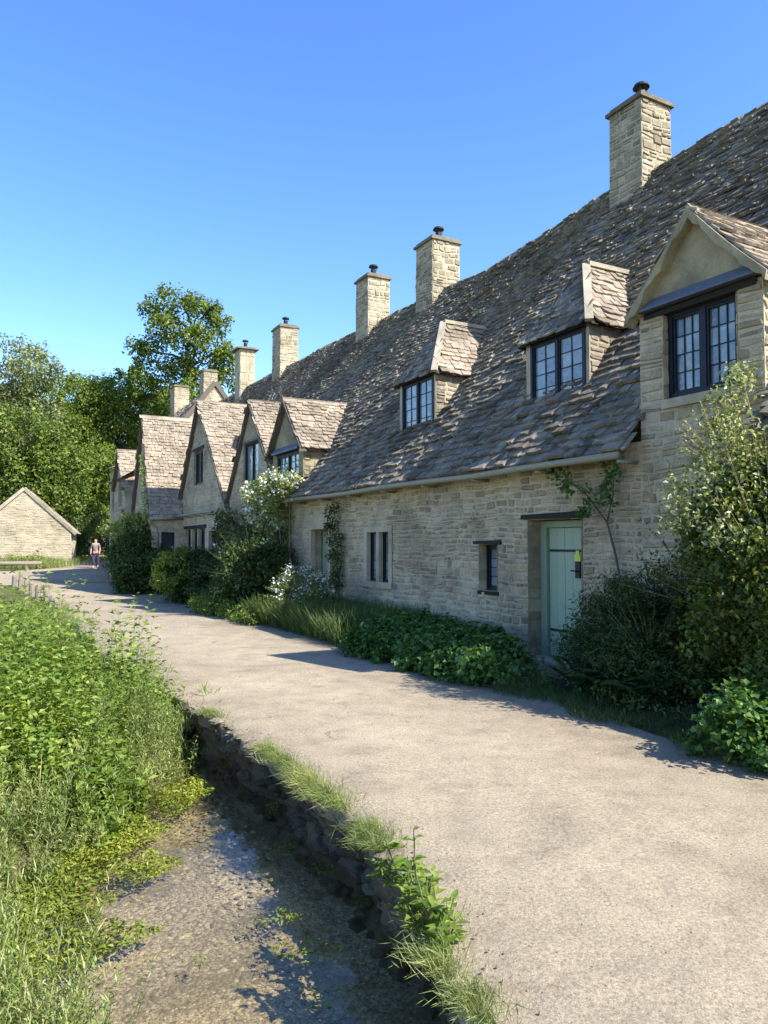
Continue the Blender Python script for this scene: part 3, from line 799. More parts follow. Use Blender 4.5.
# green door
F3 = FW(.27)
mb = MB()
for k in range(5):
    a = 11.30+k*.164; mb.box(F3, a+.003, a+.161, .06, 1.90, -.03, .0+.002*(k % 2))
dr = build(mb, 'door', M['greendoor'], c2)
mb = MB(); mb.box(F3, 11.17, 11.29, .0, 2.0, -.06, .05); mb.box(F3, 12.13, 12.26, .0, 2.0, -.06, .05); mb.box(F3, 11.29, 12.13, 1.91, 2.0, -.06, .048)
build(mb, 'door_frame', M['greenpaint'], c2)
for zz in (.42, 1.56):
    mb = MB(); mb.box(F3, 11.34, 12.10, zz, zz+.035, .003, .012); build(mb, 'hinge', M['iron'], dr)
mb = MB(); mb.box(F3, 11.47, 11.56, 1.20, 1.43, .004, .03); mb.tube([F3(11.5,1.3,.03), F3(11.5,1.3,.07), F3(11.6,1.3,.07)], [.012]*3, 6); build(mb, 'door_handle', M['iron'], dr)
mb = MB(); mb.box(F3, 11.465, 11.58, 1.432, 1.52, .014, .022); mb.box(F3, 11.49, 11.55, 1.522, 1.58, .014, .021); build(mb, 'notice', M['notice'], dr)
lintel(c2, FW(0), 11.07, 12.40, 2.02, 2.115)
mb = MB(); mb.box(FW(0), 11.0, 12.4, -.1, .05, -.28, .12); build(mb, 'doorstep', M['dressed'], c2)
# slit window
lintel(c2, FW(0), 12.90, 13.62, 1.66, 1.73)
window(c2, FW(.17), 13.0, 13.5, .93, 1.66, 1, 2, 4, 'window', 'iron', 'glass', .05)
mb = MB(); mb.box(FW(0), 12.98, 13.52, .87, .928, -.2, .02); build(mb, 'sill', M['darkwood'], c2)
# mullioned window with dressed surround
mb = MB(); Fm = FW(0)
for a, b in ((16.36,16.50),(16.90,17.02),(17.44,17.58)): mb.box(Fm, a, b, .90, 1.90, -.16, .025)
mb.box(Fm, 16.36, 17.58, 1.90, 2.02, -.16, .028); mb.box(Fm, 16.36, 17.58, .78, .90, -.16, .04)
build(mb, 'window_surround', M['dressed'], c2)
for a, b in ((16.50,16.90),(17.02,17.44)): window(c2, FW(.1), a, b, .90, 1.90, 1, 2, 5, 'window', 'iron', 'glass', .02)
# second doorway, half hidden
F3 = FW(.27)
mb = MB()
for k in range(5): mb.box(F3, 19.5+k*.18, 19.5+k*.18+.176, 0, 1.95, -.03, .002*(k % 2))
build(mb, 'door', M['greenpaint'], c2, False)
mb = MB(); mb.box(FW(0), 19.28, 19.42, -.1, 2.0, -.1, .024); mb.box(FW(0), 20.44, 20.56, -.1, 2.0, -.1, .024); mb.box(FW(0), 19.28, 20.56, 2.0, 2.36, -.1, .026)
build(mb, 'doorway_surround', M['dressed'], c2)

# ------------------------------------------------------------------ cottage 3: gabled dormer and tall gable
c3 = thing('stone_cottage', P(24, 0, 0), 'stone cottage with white roses over its gutter, below a gabled dormer', 'cottage', 'cottages in the terrace')
put_wall(c3, FW(0), (20.6, 22.8), -.8, 2.92, mat='rubble_far')
bt = [(22.8,3.3),(25.12,5.75),(27.5,2.9)]
put_wall(c3, FW(0), (22.8, 27.5), -.8, bt, holes=[(24.45,25.9,3.42,4.72),(24.95,26.7,.75,2.12)], mat='rubble_far')
mb = MB(); mb.hexa([P(24.2,-.03,4.78), P(26.0,-.03,4.78), P(25.14,-.03,5.68), P(25.1,-.03,5.68), P(24.2,.2,4.78), P(26.0,.2,4.78), P(25.14,.2,5.68), P(25.1,.2,5.68)])
build(mb, 'gable_plaster', M['plaster'], c3)
main_roof(c3, 20.6, 27.5, lambda s, w: not (21.0 < s < 23.2 and roofz(s, w) < 4.0 and w < .8) and not (s > 22.75 and w < .35))
gutter(c3, 20.7, 23.0)
window(c3, FW(.08), 24.45, 25.9, 3.42, 4.72, 2, 1, 1, 'window', 'darkwood', 'glass', .06); lintel(c3, FW(0), 24.35, 26.0, 4.72, 4.80, mat='lead')
window(c3, FW(.15), 24.95, 26.7, .75, 2.12, 3, 2, 4, 'window', 'iron', 'glassdark', .06); lintel(c3, FW(0), 24.8, 26.85, 2.12, 2.24)
gable_roof(c3, 27.55, 22.75, 2.92, 3.2, 25.12, 5.92, -.1, e=(.14,.12), wmax=3.4)
# gabled dormer
dmo = bpy.data.objects.new('dormer', None); COL.objects.link(dmo); dmo.parent = c3
for sd, side in ((20.98, -1), (23.2, 1)):
    a, b = cheek(c3, sd, 0, 4.12, side=side, zb=2.8)
    build(a, 'dormer_side', M['plaster'], dmo); build(b, 'mortar', M['plaster'], dmo)
dk = MB()
dk.box(FW(0), 20.98, 21.28, 2.9, 4.14, -.2, .01); dk.box(FW(0), 22.9, 23.2, 2.9, 4.14, -.2, .01); dk.box(FW(0), 21.28, 22.9, 2.9, 3.38, -.2, .008)
build(dk, 'dormer_front', M['plaster'], dmo)
window(dmo, FW(.05), 21.28, 22.9, 3.38, 4.05, 2, 2, 3, 'window_frame', 'navy', 'glass', .06)
mb = MB(); mb.hexa([P(21.15,-.12,4.06),P(23.05,-.12,4.06),P(23.05,.1,4.08),P(21.15,.1,4.08),P(21.15,-.11,4.12),P(23.05,-.11,4.12),P(23.05,-.01,4.24),P(21.15,-.01,4.24)]); build(mb, 'lead_apron', M['lead'], dmo)
mb = MB(); mb.hexa([P(20.95,-.005,4.14), P(23.25,-.005,4.14), P(22.12,-.005,5.36), P(22.08,-.005,5.36), P(20.95,.2,4.14), P(23.25,.2,4.14), P(22.12,.2,5.36), P(22.08,.2,5.36)])
build(mb, 'gable_plaster', M['plaster'], dmo)
gable_roof(dmo, 23.42, 20.78, 4.02, 4.02, 22.1, 5.46, -.14, e=(.14,.12), vt=.08)
chimney(c3, 20.55, 21.45, 3.55, 4.45, 7.9, 9.95)
chimney(c3, 24.5, 25.4, 3.6, 4.4, 8.2, 10.2)

# ------------------------------------------------------------------ cottage 4: broad steep gable with dark window
c4 = thing('stone_cottage', P(31, 0, 0), 'stone cottage behind the clipped round bush, one narrow dark window in its steep gable', 'cottage', 'cottages in the terrace')
ct = [(27.5,2.92),(31.3,6.8),(34.3,3.0)]
put_wall(c4, FW(0), (27.5, 34.3), -.8, ct, holes=[(30.75,32.1,3.85,5.15),(28.9,29.9,.5,2.1),(30.4,33.4,.5,2.2)], mat='rubble_far')
main_roof(c4, 27.5, 34.0, lambda s, w: w > .35)
gutter(c4, 27.6, 34.0)
window(c4, FW(.1), 30.75, 32.1, 3.85, 5.15, 2, 1, 1, 'window', 'iron', 'glassdark', .08); lintel(c4, FW(0), 30.6, 32.25, 5.15, 5.27)
window(c4, FW(.15), 30.4, 33.4, .5, 2.2, 3, 2, 4, 'window', 'iron', 'glassdark', .10, ); lintel(c4, FW(0), 30.2, 33.6, 2.2, 2.34)
window(c4, FW(.15), 28.9, 29.9, .5, 2.1, 2, 2, 4, 'window', 'iron', 'glassdark', .06)
mb = MB()
for a in (31.35, 32.35): mb.box(FW(0), a, a+.14, .5, 2.2, -.12, .01)
build(mb, 'mullion', M['dressed'], c4)
gable_roof(c4, 34.55, 27.35, 2.9, 2.85, 31.3, 6.95, -.12, e=(.165,.135), wmax=3.6)
chimney(c4, 32.5, 33.5, 3.6, 4.4, 8.5, 10.65)

# ------------------------------------------------------------------ cottage 5: gable that steps forward
c5 = thing('stone_cottage', P(36, -1, 0), 'stone cottage stepping forward with a very steep slated gable above the ivy', 'cottage', 'cottages in the terrace')
put_wall(c5, FW(-1.2), (33.9, 38.0), -.8, [(33.9,2.7),(35.7,6.8),(38.0,2.7)], mat='rubble_far')
put_wall(c5, FS(33.9), (-1.2, 0), -.8, 2.7, holes=[(-.85,-.3,.9,2.1)], mat='rubble_far')
window(c5, FS(34.02), -.85, -.3, .9, 2.1, 1, 2, 3, 'window', 'iron', 'glassdark', .05)
main_roof(c5, 34.0, 43.0)
gable_roof(c5, 38.1, 33.75, 2.62, 2.62, 35.75, 6.97, -1.32, e=(.165,.135), wmax=4.4)
mb = MB(); pts = [P(33.72,-1.35,2.62), P(33.72,-.05,2.66)]
mb.tube(pts, [.06,.06], 8)
pp = [P(33.74,-1.36,2.6), P(33.8,-1.3,2.45), P(33.86,-1.05,2.3), P(33.85,-1.0,2.1), P(33.82,-1.0,-.3)]; mb.tube(pp, [.045]*5, 8)
build(mb, 'downpipe', M['gutter'], c5, True)
chimney(c5, 38.05, 38.85, 3.6, 4.35, 8.6, 11.0, mat='dressed', cap=.16, pot=True, hh=(.3,.5))

# ------------------------------------------------------------------ cottage 6: two-storey end of the row, E
c6 = thing('stone_cottage', P(40, -1.6, 0), 'farthest tall cottage front with a little slated gable, beyond the ivy', 'cottage', 'cottages in the terrace')
put_wall(c6, FW(-1.6), (37.9, 42.4), -.6, [(37.9,4.2),(38.2,4.35),(39.35,5.75),(40.6,4.4),(40.7,5.2),(42.4,5.2)], holes=[(38.9,39.8,3.3,4.6),(41.1,41.9,3.2,4.6),(38.9,39.8,.7,2.0),(41.0,41.9,.7,2.0)], mat='rubble_far')
put_wall(c6, FS(37.9), (-1.6, -1.2), -.6, 4.2, mat='rubble_far')
for a, b, c, d in ((38.9,39.8,3.3,4.6),(41.1,41.9,3.2,4.6),(38.9,39.8,.7,2.0),(41.0,41.9,.7,2.0)):
    window(c6, FW(-1.5), a, b, c, d, 2, 2, 3, 'window', 'gutter', 'glassdark', .06)
gable_roof(c6, 40.75, 37.95, 4.2, 4.1, 39.35, 5.9, -1.75, e=(.165,.135), wmax=4.6)
mb = MB()
S = 5.6
slates(mb, lambda x, y, h: P(x, -1.9+y*.88-h*.47, 5.15+y*.47+h*.88), 42.7, 3.4, .22, .16, None, x0=40.7)
slates(mb, lambda x, y, h: P(x, -1.9+y*.88-h*.47, 4.6+y*.47+h*.88), 40.7, 4.0, .22, .16, lambda x, y: y > 1.0, x0=38.2)
r = build(mb, 'roof', M['slate_gable'], c6)
bk = MB(); bk.quad(P(37.9,-1.8,4.55), P(42.7,-1.8,4.55), P(42.7,1.2,6.4), P(37.9,1.2,6.4)); bk.quad(P(42.7,1.2,6.4), P(37.9,1.2,6.4), P(37.9,6.5,3.5), P(42.7,6.5,3.5))
bk.poly([P(42.45,-1.6,-.6), P(42.45,6.5,-.6), P(42.45,6.5,3.5), P(42.45,1.2,6.3), P(42.45,-1.6,4.3)])
build(bk, 'roof_boarding', M['mortar'], r)
for s in (38.0,):
    mb = MB(); mb.hexa([P(s,-2.2,2.95),P(s+.9,-2.2,2.95),P(s+.9,-1.6,3.15),P(s,-1.6,3.15),P(s,-2.2,3.0),P(s+.9,-2.2,3.0),P(s+.9,-1.6,3.22),P(s,-1.6,3.22)]); build(mb, 'door_hood', M['ridge'], c6)

# ------------------------------------------------------------------ cottage 7: taller gable end beyond the ridge
c7 = thing('stone_cottage', P(47, 3, 0), 'rear cottage showing only its coped gable end and two chimneys over the roofs', 'cottage', 'cottages in the terrace')
F = FS(45.0)
put_wall(c7, F, (2.7, 5.9), 7.0, [(2.7,8.6),(4.3,10.6),(5.9,8.6)], mat='chimney')
mb = MB()
slates(mb, lambda x, y, h: P(x, 2.5+y*.68-h*.73, 8.5+y*.76+h*.68), 55, 2.7, .25, .18, None, x0=45.0)
r = build(mb, 'roof', M['slate_gable'], c7)
bk = MB(); bk.quad(P(45.02,2.5,8.2), P(53,2.5,8.2), P(53,4.3,10.45), P(45.02,4.3,10.45)); bk.quad(P(45.02,4.3,10.25), P(53,4.3,10.25), P(53,6.1,8.2), P(45.02,6.1,8.2)); bk.quad(P(45.02,2.7,3), P(53,2.7,3), P(53,2.7,8.5), P(45.02,2.7,8.5))
build(bk, 'roof_boarding', M['mortar'], r)
mb = MB(); mb.beam(P(44.95,2.5,8.35), P(44.95,4.3,10.75), .25, .12, (.47,-.88,0)); mb.beam(P(44.95,4.3,10.75), P(44.95,6.1,8.35), .25, .12, (.47,-.88,0)); build(mb, 'gable_coping', M['verge'], r)
chimney(c7, 45.2, 46.1, 3.7, 4.5, 9.3, 11.4, pot=False)
chimney(c7, 54.0, 55.4, 4.0, 5.0, 9.0, 12.2, pot=False)
chimney_roots = True

# ------------------------------------------------------------------ barn on the left
bn = thing('stone_barn', (-22.5, 46, .4), 'small pale stone barn with a plain gable end, left of the lane', 'barn')
BC, BS = math.cos(R(20)), math.sin(R(20))
def BP(a, b, z): return (-22.2+a*BC-b*BS, 45.6+a*BS+b*BC, z)      # a across the gable, b into the barn
put_wall(bn, lambda x, y, h: BP(x, -h, y), (-2.75, 2.7), .0, [(-2.75,2.45),(0,4.95),(2.7,2.45)], mat='barnstone', hh=(.08,.15), ww=(.2,.5))
put_wall(bn, lambda x, y, h: BP(2.7+h, x, y), (0, 7), .0, 2.45, mat='barnstone')
for sg in (-1, 1):
    mb = MB(); S = math.hypot(3.0, 2.8)
    slates(mb, lambda x, y, h, sg=sg: BP(sg*(3.0-3.0*y/S+.68*h), x-.1, 2.22+2.8*y/S+.73*h), 7.4, S, .2, .15)
    r = build(mb, 'roof', M['ridge'], bn)
    mb = MB(); mb.beam(BP(sg*3.0, -.07, 2.2), BP(0, -.07, 5.0), .2, .08, (0,1,0)); build(mb, 'verge', M['ridge'], r)
    mb = MB(); mb.quad(BP(sg*2.9,.1,2.25), BP(0,.1,4.93), BP(0,7,4.93), BP(sg*2.9,7,2.25)); build(mb, 'roof_boarding', M['mortar'], r)

# ------------------------------------------------------------------ foliage generators
class LB:
    def __init__(self): self.P = []; self.D = []; self.Nn = []; self.L = []; self.W = []
    def add(self, p, d, n, l, w):
        self.P.append(p); self.D.append(d); self.Nn.append(n); self.L.append(l); self.W.append(w)
    def build(self, name, mat, parent=None, fold=.25):
        p = np.concatenate(self.P); d = np.concatenate(self.D); n = np.concatenate(self.Nn); l = np.concatenate(self.L)[:, None]; w = np.concatenate(self.W)[:, None]
        d = d/np.linalg.norm(d, axis=1, keepdims=True); s = np.cross(d, n); s /= (np.linalg.norm(s, axis=1, keepdims=True)+1e-9); u = np.cross(s, d)
        k = len(p); off = np.zeros(3); q = parent
        while q is not None: off = off+np.array(q.location); q = q.parent
        p = p-off
        V = np.empty((k, 4, 3))
        V[:, 0] = p; V[:, 1] = p+d*l*.45-s*w*.5+u*w*fold; V[:, 2] = p+d*l-u*np.minimum(l*.12, w*.4); V[:, 3] = p+d*l*.45+s*w*.5+u*w*fold
        me = bpy.data.meshes.new(name); me.vertices.add(k*4); me.vertices.foreach_set('co', V.ravel())
        base = np.arange(k)[:, None]*4
        tri = np.concatenate([base+np.array([0,1,2]), base+np.array([0,2,3])], axis=1).ravel().astype(np.int32)
        me.loops.add(k*6); me.loops.foreach_set('vertex_index', tri)
        me.polygons.add(k*2); me.polygons.foreach_set('loop_start', np.arange(0, k*6, 3, dtype=np.int32)); me.polygons.foreach_set('loop_total', np.full(k*2, 3, dtype=np.int32))
        me.materials.append(mat); me.update(calc_edges=True); me.validate()
        o = bpy.data.objects.new(name, me); COL.objects.link(o)
        if parent: o.parent = parent
        return o
def unit(k):
    v = nr.normal(size=(k, 3)); return v/np.linalg.norm(v, axis=1, keepdims=True)
def clump(lb, c, r, k, l, asp=.5, out=.6, up=.35, droop=0.0):
    """k leaves gathered round c within r (scalar or 3-vector)"""
    u = unit(k); rad = nr.random(k)[:, None]**.45
    r = np.array(r, dtype=float)*np.ones(3)
    p = np.array(c)+u*rad*r
    n = u*out+unit(k)*.7+np.array([0, 0, up])
    d = unit(k)+u*.4+np.array([0, 0, -droop]); d -= n*(np.sum(d*n, axis=1)/np.sum(n*n, axis=1))[:, None]
    L = l*nr.uniform(.6, 1.3, k); lb.add(p, d, n, L, L*asp*nr.uniform(.8, 1.2, k))
def blob(lb, c, R3, clumps, k, cr, l, asp=.5, inner=.55, zmin=None, up=.35, droop=0.0, keep=None):
    """ellipsoid of clumps; returns clump centres"""
    cs = []
    for _ in range(clumps):
        for _t in range(20):
            u = unit(1)[0]; rr = inner+(1-inner)*nr.random()**.6
            q = np.array(c)+u*rr*np.array(R3)*nr.uniform(.88, 1.08)
            if (zmin is None or q[2] > zmin) and (keep is None or keep(q)): break
        else: continue
        clump(lb, q, cr*nr.uniform(.6, 1.35), int(k*nr.uniform(.6, 1.4)), l, asp, up=up, droop=droop); cs.append(q)
    return cs
def stems(mb, root, tips, r0, r1=.004, mid=.4):
    root = Vector(root)
    for t in tips:
        t = Vector(tuple(t)); m = root.lerp(t, mid)+Vector((rng.uniform(-.1,.1), rng.uniform(-.1,.1), .12*(t-root).length)); 
        mb.tube([root, m, t], [r0, (r0+r1)/2, r1], 4, False)
def sprays(lb, sb, c, R3, n, l, asp=.4, z0=0.0, reach=(1.0,1.35)):
    """leafy shoots that stick out of a bush"""
    c = np.array(c)
    for _ in range(n):
        u = unit(1)[0]; u[2] = abs(u[2])*1.1+.05; tip = c+u*np.array(R3)*rng.uniform(*reach); root = c+u*np.array(R3)*.45
        if tip[2] < z0: continue
        k = rng.randint(12, 22); t = np.sort(nr.random(k)); sag = np.array([0,0,-.10])
        p = root+(tip-root)*t[:, None]+sag*(t**2)[:, None]*rng.random(); ax = (tip-root)/np.linalg.norm(tip-root)
        d = unit(k)*.9+ax*.7; L = l*nr.uniform(.6,1.2,k)*(1.15-.5*t); lb.add(p, d, unit(k)*.6+np.array([0,0,1.0]), L, L*asp)
        sb.tube([root, (root+tip)/2, tip], [.004,.003,.0015], 3, False)
def blades(lb, xs_, ys_, zs_, h, w=.012, lean=.35, k=None):
    """grass blades as chains of 2 leaf faces"""
    k = len(xs_); p = np.stack([xs_, ys_, zs_], 1)
    d = unit(k)*np.array([lean, lean, 0])+np.array([0, 0, 1.0]); n = unit(k)*np.array([1, 1, .2])
    L = h*nr.uniform(.5, 1.2, k); lb.add(p, d, n, L, w*nr.uniform(.7, 1.4, k))
    d2 = d+unit(k)*np.array([.7, .7, .2])*lean*2
    dn = d/np.linalg.norm(d, axis=1, keepdims=True)
    lb.add(p+dn*(L*.55)[:, None], d2, n, L*.7, w*nr.uniform(.6, 1.1, k))

# ------------------------------------------------------------------ trees
TREES = 'trees behind the lane'
def tree(name, x, y, ztop, blobs, label, mat, leaf=.32, clumps=90, k=90, cr=.9, tr=.28, group=None, inner=.45, asp=.6):
    z0 = terr(x, y)
    t = thing(name, (x, y, z0), label, 'tree', group)
    lb = LB(); mb = MB(); cz = np.mean([b[0][2] for b in blobs])
    base = Vector((x, y, z0-.3)); top = Vector((x+rng.uniform(-.4,.4), y, max(b[0][2] for b in blobs)))
    pts = [base.lerp(top, q)+Vector((rng.uniform(-.25,.25), rng.uniform(-.25,.25), 0))*(q > 0) for q in (0, .2, .45, .7, 1)]
    mb.tube(pts, [tr*1.3, tr, tr*.7, tr*.4, .04], 8)
    tot = sum(b[1][0]*b[1][2] for b in blobs)
    for c, R3 in blobs:
        nC = max(4, int(clumps*R3[0]*R3[2]/tot))
        cs = blob(lb, c, R3, nC, k, cr, leaf, asp, inner, zmin=z0+.4)
        a = pts[0].lerp(top, min(.9, max(.15, (c[2]-R3[2]*.6-z0)/(top.z-z0))))
        mb.tube([a, a.lerp(Vector(c), .5)+Vector((0,0,.3)), Vector(c)], [tr*.4, tr*.28, tr*.15], 5, False)
        for q in cs[::2]:
            mb.tube([Vector(c), Vector(c).lerp(Vector(q), .5)+Vector((0,0,.15)), Vector(q)], [tr*.15, tr*.09, .015], 4, False)
    build(mb, 'trunk', M['bark'], t, True); lb.build('crown', mat, t)
    return t
def wp(px, py, Y): return ((px-384)*Y/740, Y, 1.7+(542-py)*Y/740)
Y = 60
def B(px, py, r, Y=60, ry=None, rz=None):
    k = Y/740; return (wp(px, py, Y+rng.uniform(-1.5,1.5)), (r*k, (ry or r)*k, (rz or r*.8)*k))
tree('tall_tree', -15.6, 61, 22, [B(150,302,14),B(178,300,20),B(205,308,17),B(216,325,14),B(160,328,20),B(188,335,22),B(222,352,18),B(146,350,18),B(200,362,22),B(172,368,20),B(140,378,22),B(232,378,16),B(212,390,20),B(158,395,25),B(185,400,22)],
     'tall open crowned tree with sky showing through, standing behind the chimneys', M['leaf_mid'], leaf=.30, clumps=240, k=62, cr=.72, tr=.34, inner=.3)
wood = [
 ('willow_tree', 8, 56, 'pale grey green willow at the left edge of the wood', 'leaf_pale', [B(5,375,52,56),B(-25,420,60,56),B(15,430,50,56)]),
 ('broadleaf_tree', 50, 62, 'yellow green tree right of the pale willow', 'leaf_mid', [B(48,405,40,62),B(55,440,45,62),B(40,480,45,62)]),
 ('broadleaf_tree', 78, 66, 'round topped tree in the middle of the wood skyline', 'leaf_mid', [B(78,398,30,66),B(80,440,38,66),B(85,480,40,66)]),
 ('broadleaf_tree', 105, 63, 'bushy tree just left of the tall open tree', 'leaf_mid', [B(108,400,32,63),B(112,440,36,63),B(105,485,40,63)]),
 ('broadleaf_tree', 135, 68, 'dark tree below the tall open tree, behind the farthest gables', 'leaf_wood', [B(140,412,36,68),B(135,450,40,68),B(140,500,45,68)]),
 ('broadleaf_tree', 15, 53, 'dark leaved tree above the barn roof', 'leaf_wood', [B(18,440,42,53),B(-10,480,50,53),B(30,490,40,53)]),
 ('broadleaf_tree', 60, 54, 'lower bright green tree between barn and cottages', 'leaf_mid', [B(62,470,32,54),B(58,505,36,54)]),
 ('broadleaf_tree', 98, 58, 'spreading green tree over the end of the lane', 'leaf_wood', [B(100,475,30,58),B(110,510,30,58),B(84,515,26,58)]),
 ('broadleaf_tree', 190, 72, 'dark tree filling the gap between the two far chimneys', 'leaf_wood', [B(200,420,34,72),B(190,460,40,72),B(170,440,34,72)]),
 ('willow_tree', -60, 50, 'willow beyond the left edge of the picture', 'leaf_pale', [B(-50,400,60,50),B(-70,460,60,50)]),
]
for nm, px, Y, lab, mt, bl in wood:
    if px < -30: continue
    tree(nm, (px-384)*Y/740, Y+.5, 16, bl, lab, M[mt], leaf=.25, clumps=170, k=140, cr=.95, group=TREES, tr=.25)
# dark understorey and far wood
lb = LB()
for _ in range(260):
    x = rng.uniform(-62, -6); y = rng.uniform(66, 84)
    if abs(x/y+.38) < .01: continue
    clump(lb, (x, y, rng.uniform(1.5, 11)), (1.8,1.8,1.6), 130, .42, .6)
tag(lb.build('far_wood', M['leaf_wood']), 'dense dark woodland filling in behind the single trees', 'woodland', kind='stuff')

# hedge, wall and flowers where the lane ends
hd = thing('boundary_hedge', (-20, 53, .5), 'dark hedge closing the lane behind the walker', 'hedge')
lb = LB()
for i in range(90): clump(lb, (rng.uniform(-23, -14), 53.5+rng.uniform(-.6,.6), rng.uniform(.7, 3.6)), .5, 110, .16)
lb.build('foliage', M['leaf_dark'], hd)
gwl = thing('garden_wall', (-17, 52, .5), 'low grey stone wall with pink flowers over it at the end of the lane', 'wall')
put_wall(gwl, lambda x, y, h: (x, 52-h, y), (-19.3, -15.5), .2, 1.35, mat='rubble_far')
fl = thing('flowering_bush', (-17, 51.7, .6), 'pink flowering bush on the low wall behind the walker', 'bush')
lb = LB(); 
for i in range(14): clump(lb, (-17.3+rng.uniform(-1.2,1.2), 51.7, 1.4+rng.uniform(-.2,.35)), .3, 60, .12)
lb.build('foliage', M['leaf_mid'], fl); lb = LB()
for i in range(16): clump(lb, (-17.1+rng.uniform(-1.2,1.2), 51.6, 1.5+rng.uniform(-.3,.35)), .22, 26, .11, .9)
lb.build('flowers', M['pink'], fl)['kind'] = 'stuff'

# ------------------------------------------------------------------ plants along the cottage fronts
def plant(name, loc, label, cat='shrub', group=None): return thing(name, loc, label, cat, group)
def bed(s0, s1, w0, w1):
    mb = MB(); ss = np.arange(s0, s1, .35)
    for a, b in zip(ss, ss[1:]):
        za, zb = g(P(a, 0, 0)[1]), g(P(b, 0, 0)[1]); k = lambda s: w0+.12*wob(s*3, 0)
        mb.quad(P(a, k(a), za+.004), P(b, k(b), zb+.004), P(b, (k(b)+w1)/2, zb+.09), P(a, (k(a)+w1)/2, za+.09))
        mb.quad(P(a, (k(a)+w1)/2, za+.09), P(b, (k(b)+w1)/2, zb+.09), P(b, w1, zb+.10), P(a, w1, za+.10))
    return mb
bds = MB()
for a in ((2.5,10.6,-1.7,0),(12.2,20,-1.75,0),(20,27,-1.6,0),(27,34,-1.0,0)):
    b = bed(*a); n0 = len(bds.v); bds.v += b.v; bds.f += [tuple(i+n0 for i in f_) for f_ in b.f]
o = build(bds, 'soil_border', M['soil']); o['kind'] = 'structure'

# 1 big climber right: pale leaves above, olive below
p1 = plant('climbing_shrub', P(8.0,-.6,0), 'big climbing shrub at the right edge, pale cream leaves above olive ones', 'climber')
lb = LB()
for c, R3, n in (((8.55,-.5,1.0),(.65,.5,1.1),62), ((7.85,-.6,1.2),(.8,.6,1.2),80), ((8.35,-.5,1.8),(.7,.4,.6),38)):
    blob(lb, P(*c), R3, n, 120, .22, .062, .6, inner=.3, zmin=.35)
sb = MB()
sprays(lb, sb, P(8.7,-.5,1.0), (.75,.55,1.1), 60, .06, .6); sprays(lb, sb, P(8.0,-.6,1.2), (.8,.6,1.2), 60, .06, .6)
lb.build('foliage', M['leaf_olive'], p1); build(sb, 'twig', M['stem'], p1)
lb = LB(); tips = []
for c, R3, n in (((8.35,-.85,2.1),(.5,.35,.45),22), ((8.35,-.7,2.5),(.38,.3,.36),13), ((8.45,-.6,2.95),(.22,.2,.36),7), ((8.0,-.95,1.8),(.6,.4,.35),14), ((8.6,-.3,3.3),(.10,.08,.3),4)):
    tips += blob(lb, P(*c), R3, n, 62, .16, .058, .5, inner=.3, droop=.3)
sb = MB(); sprays(lb, sb, P(8.4,-.75,2.35), (.5,.35,.6), 46, .055, .5); build(sb, 'twig', M['stem'], p1)
q = lb.build('pale_foliage', M['leaf_cream'], p1); q['label'] = 'pale cream upper leaves'
mb = MB(); stems(mb, P(8.1,-.3,.05), tips[::3], .022, .004); build(mb, 'stem', M['stem'], p1, True)
# 2 dark feathery shrub beside the door
p2 = plant('feathery_shrub', P(10.2,-.6,0), 'dark feathery shrub beside the green door')
lb = LB()
for c, R3, n in (((9.8,-.8,.3),(.5,.6,.4),60), ((9.3,-.8,.35),(.6,.6,.6),80), ((10.15,-.5,.75),(.4,.35,.5),40), ((9.5,-.45,1.0),(.55,.35,.4),40), ((10.45,-.6,.4),(.3,.35,.4),16)):
    cs = blob(lb, P(*c), R3, n, 120, .2, .062, .28, inner=.35, zmin=.06)
sb = MB()
for c in ((9.9,-.7,.45),(9.3,-.8,.45),(10.1,-.5,.8),(9.5,-.45,1.0)): sprays(lb, sb, P(*c), (.5,.5,.5), 34, .062, .25, reach=(1.0,1.4))
lb.build('foliage', M['leaf_dark'], p2); build(sb, 'twig', M['stem'], p2)
# fern fronds
pf = plant('fern', P(9.5,-1.15,0), 'low fern with arching fronds at the foot of the dark shrub', 'fern')
lb = LB()
for _ in range(46):
    a = rng.uniform(0, 6.28); L = rng.uniform(.35,.65); c0 = Vector(P(9.5+rng.uniform(-.5,.5), -1.1+rng.uniform(-.25,.3), .08)); dx, dy = math.cos(a), math.sin(a)
    t = np.linspace(.08, 1, 22); pts = np.stack([c0.x+dx*t*L, c0.y+dy*t*L, c0.z+.5*L*(1.6*t-1.3*t*t)+.2*t], 1)
    for sg in (-1, 1):
        d = np.tile(np.array([-dy*sg+dx*.4, dx*sg+dy*.4, -.05]), (22, 1)); n = np.tile(np.array([0,0,1.0]), (22, 1))+unit(22)*.2
        Lf = .11*np.sin(np.clip(t*3.0,0,3.0))*.9+.02; lb.add(pts, d, n, Lf, Lf*.35)
lb.build('fronds', M['leaf_dark'], pf)
# 3 low plant with reddish leaves at right bottom
p3 = plant('leafy_geranium', P(7.2,-1.4,0), 'low broad leaved plant with a few reddish leaves at the right edge', 'plant')
lb = LB(); blob(lb, P(7.35,-1.4,.2), (.85,.5,.42), 80, 70, .16, .058, .9, inner=.35, zmin=.05, up=.8); lb.build('foliage', M['leaf_geran'], p3)
lb = LB(); blob(lb, P(7.3,-1.5,.28), (.8,.5,.38), 4, 6, .12, .05, .9, inner=.8, zmin=.1, up=.8); lb.build('red_leaves', M['redleaf'], p3)
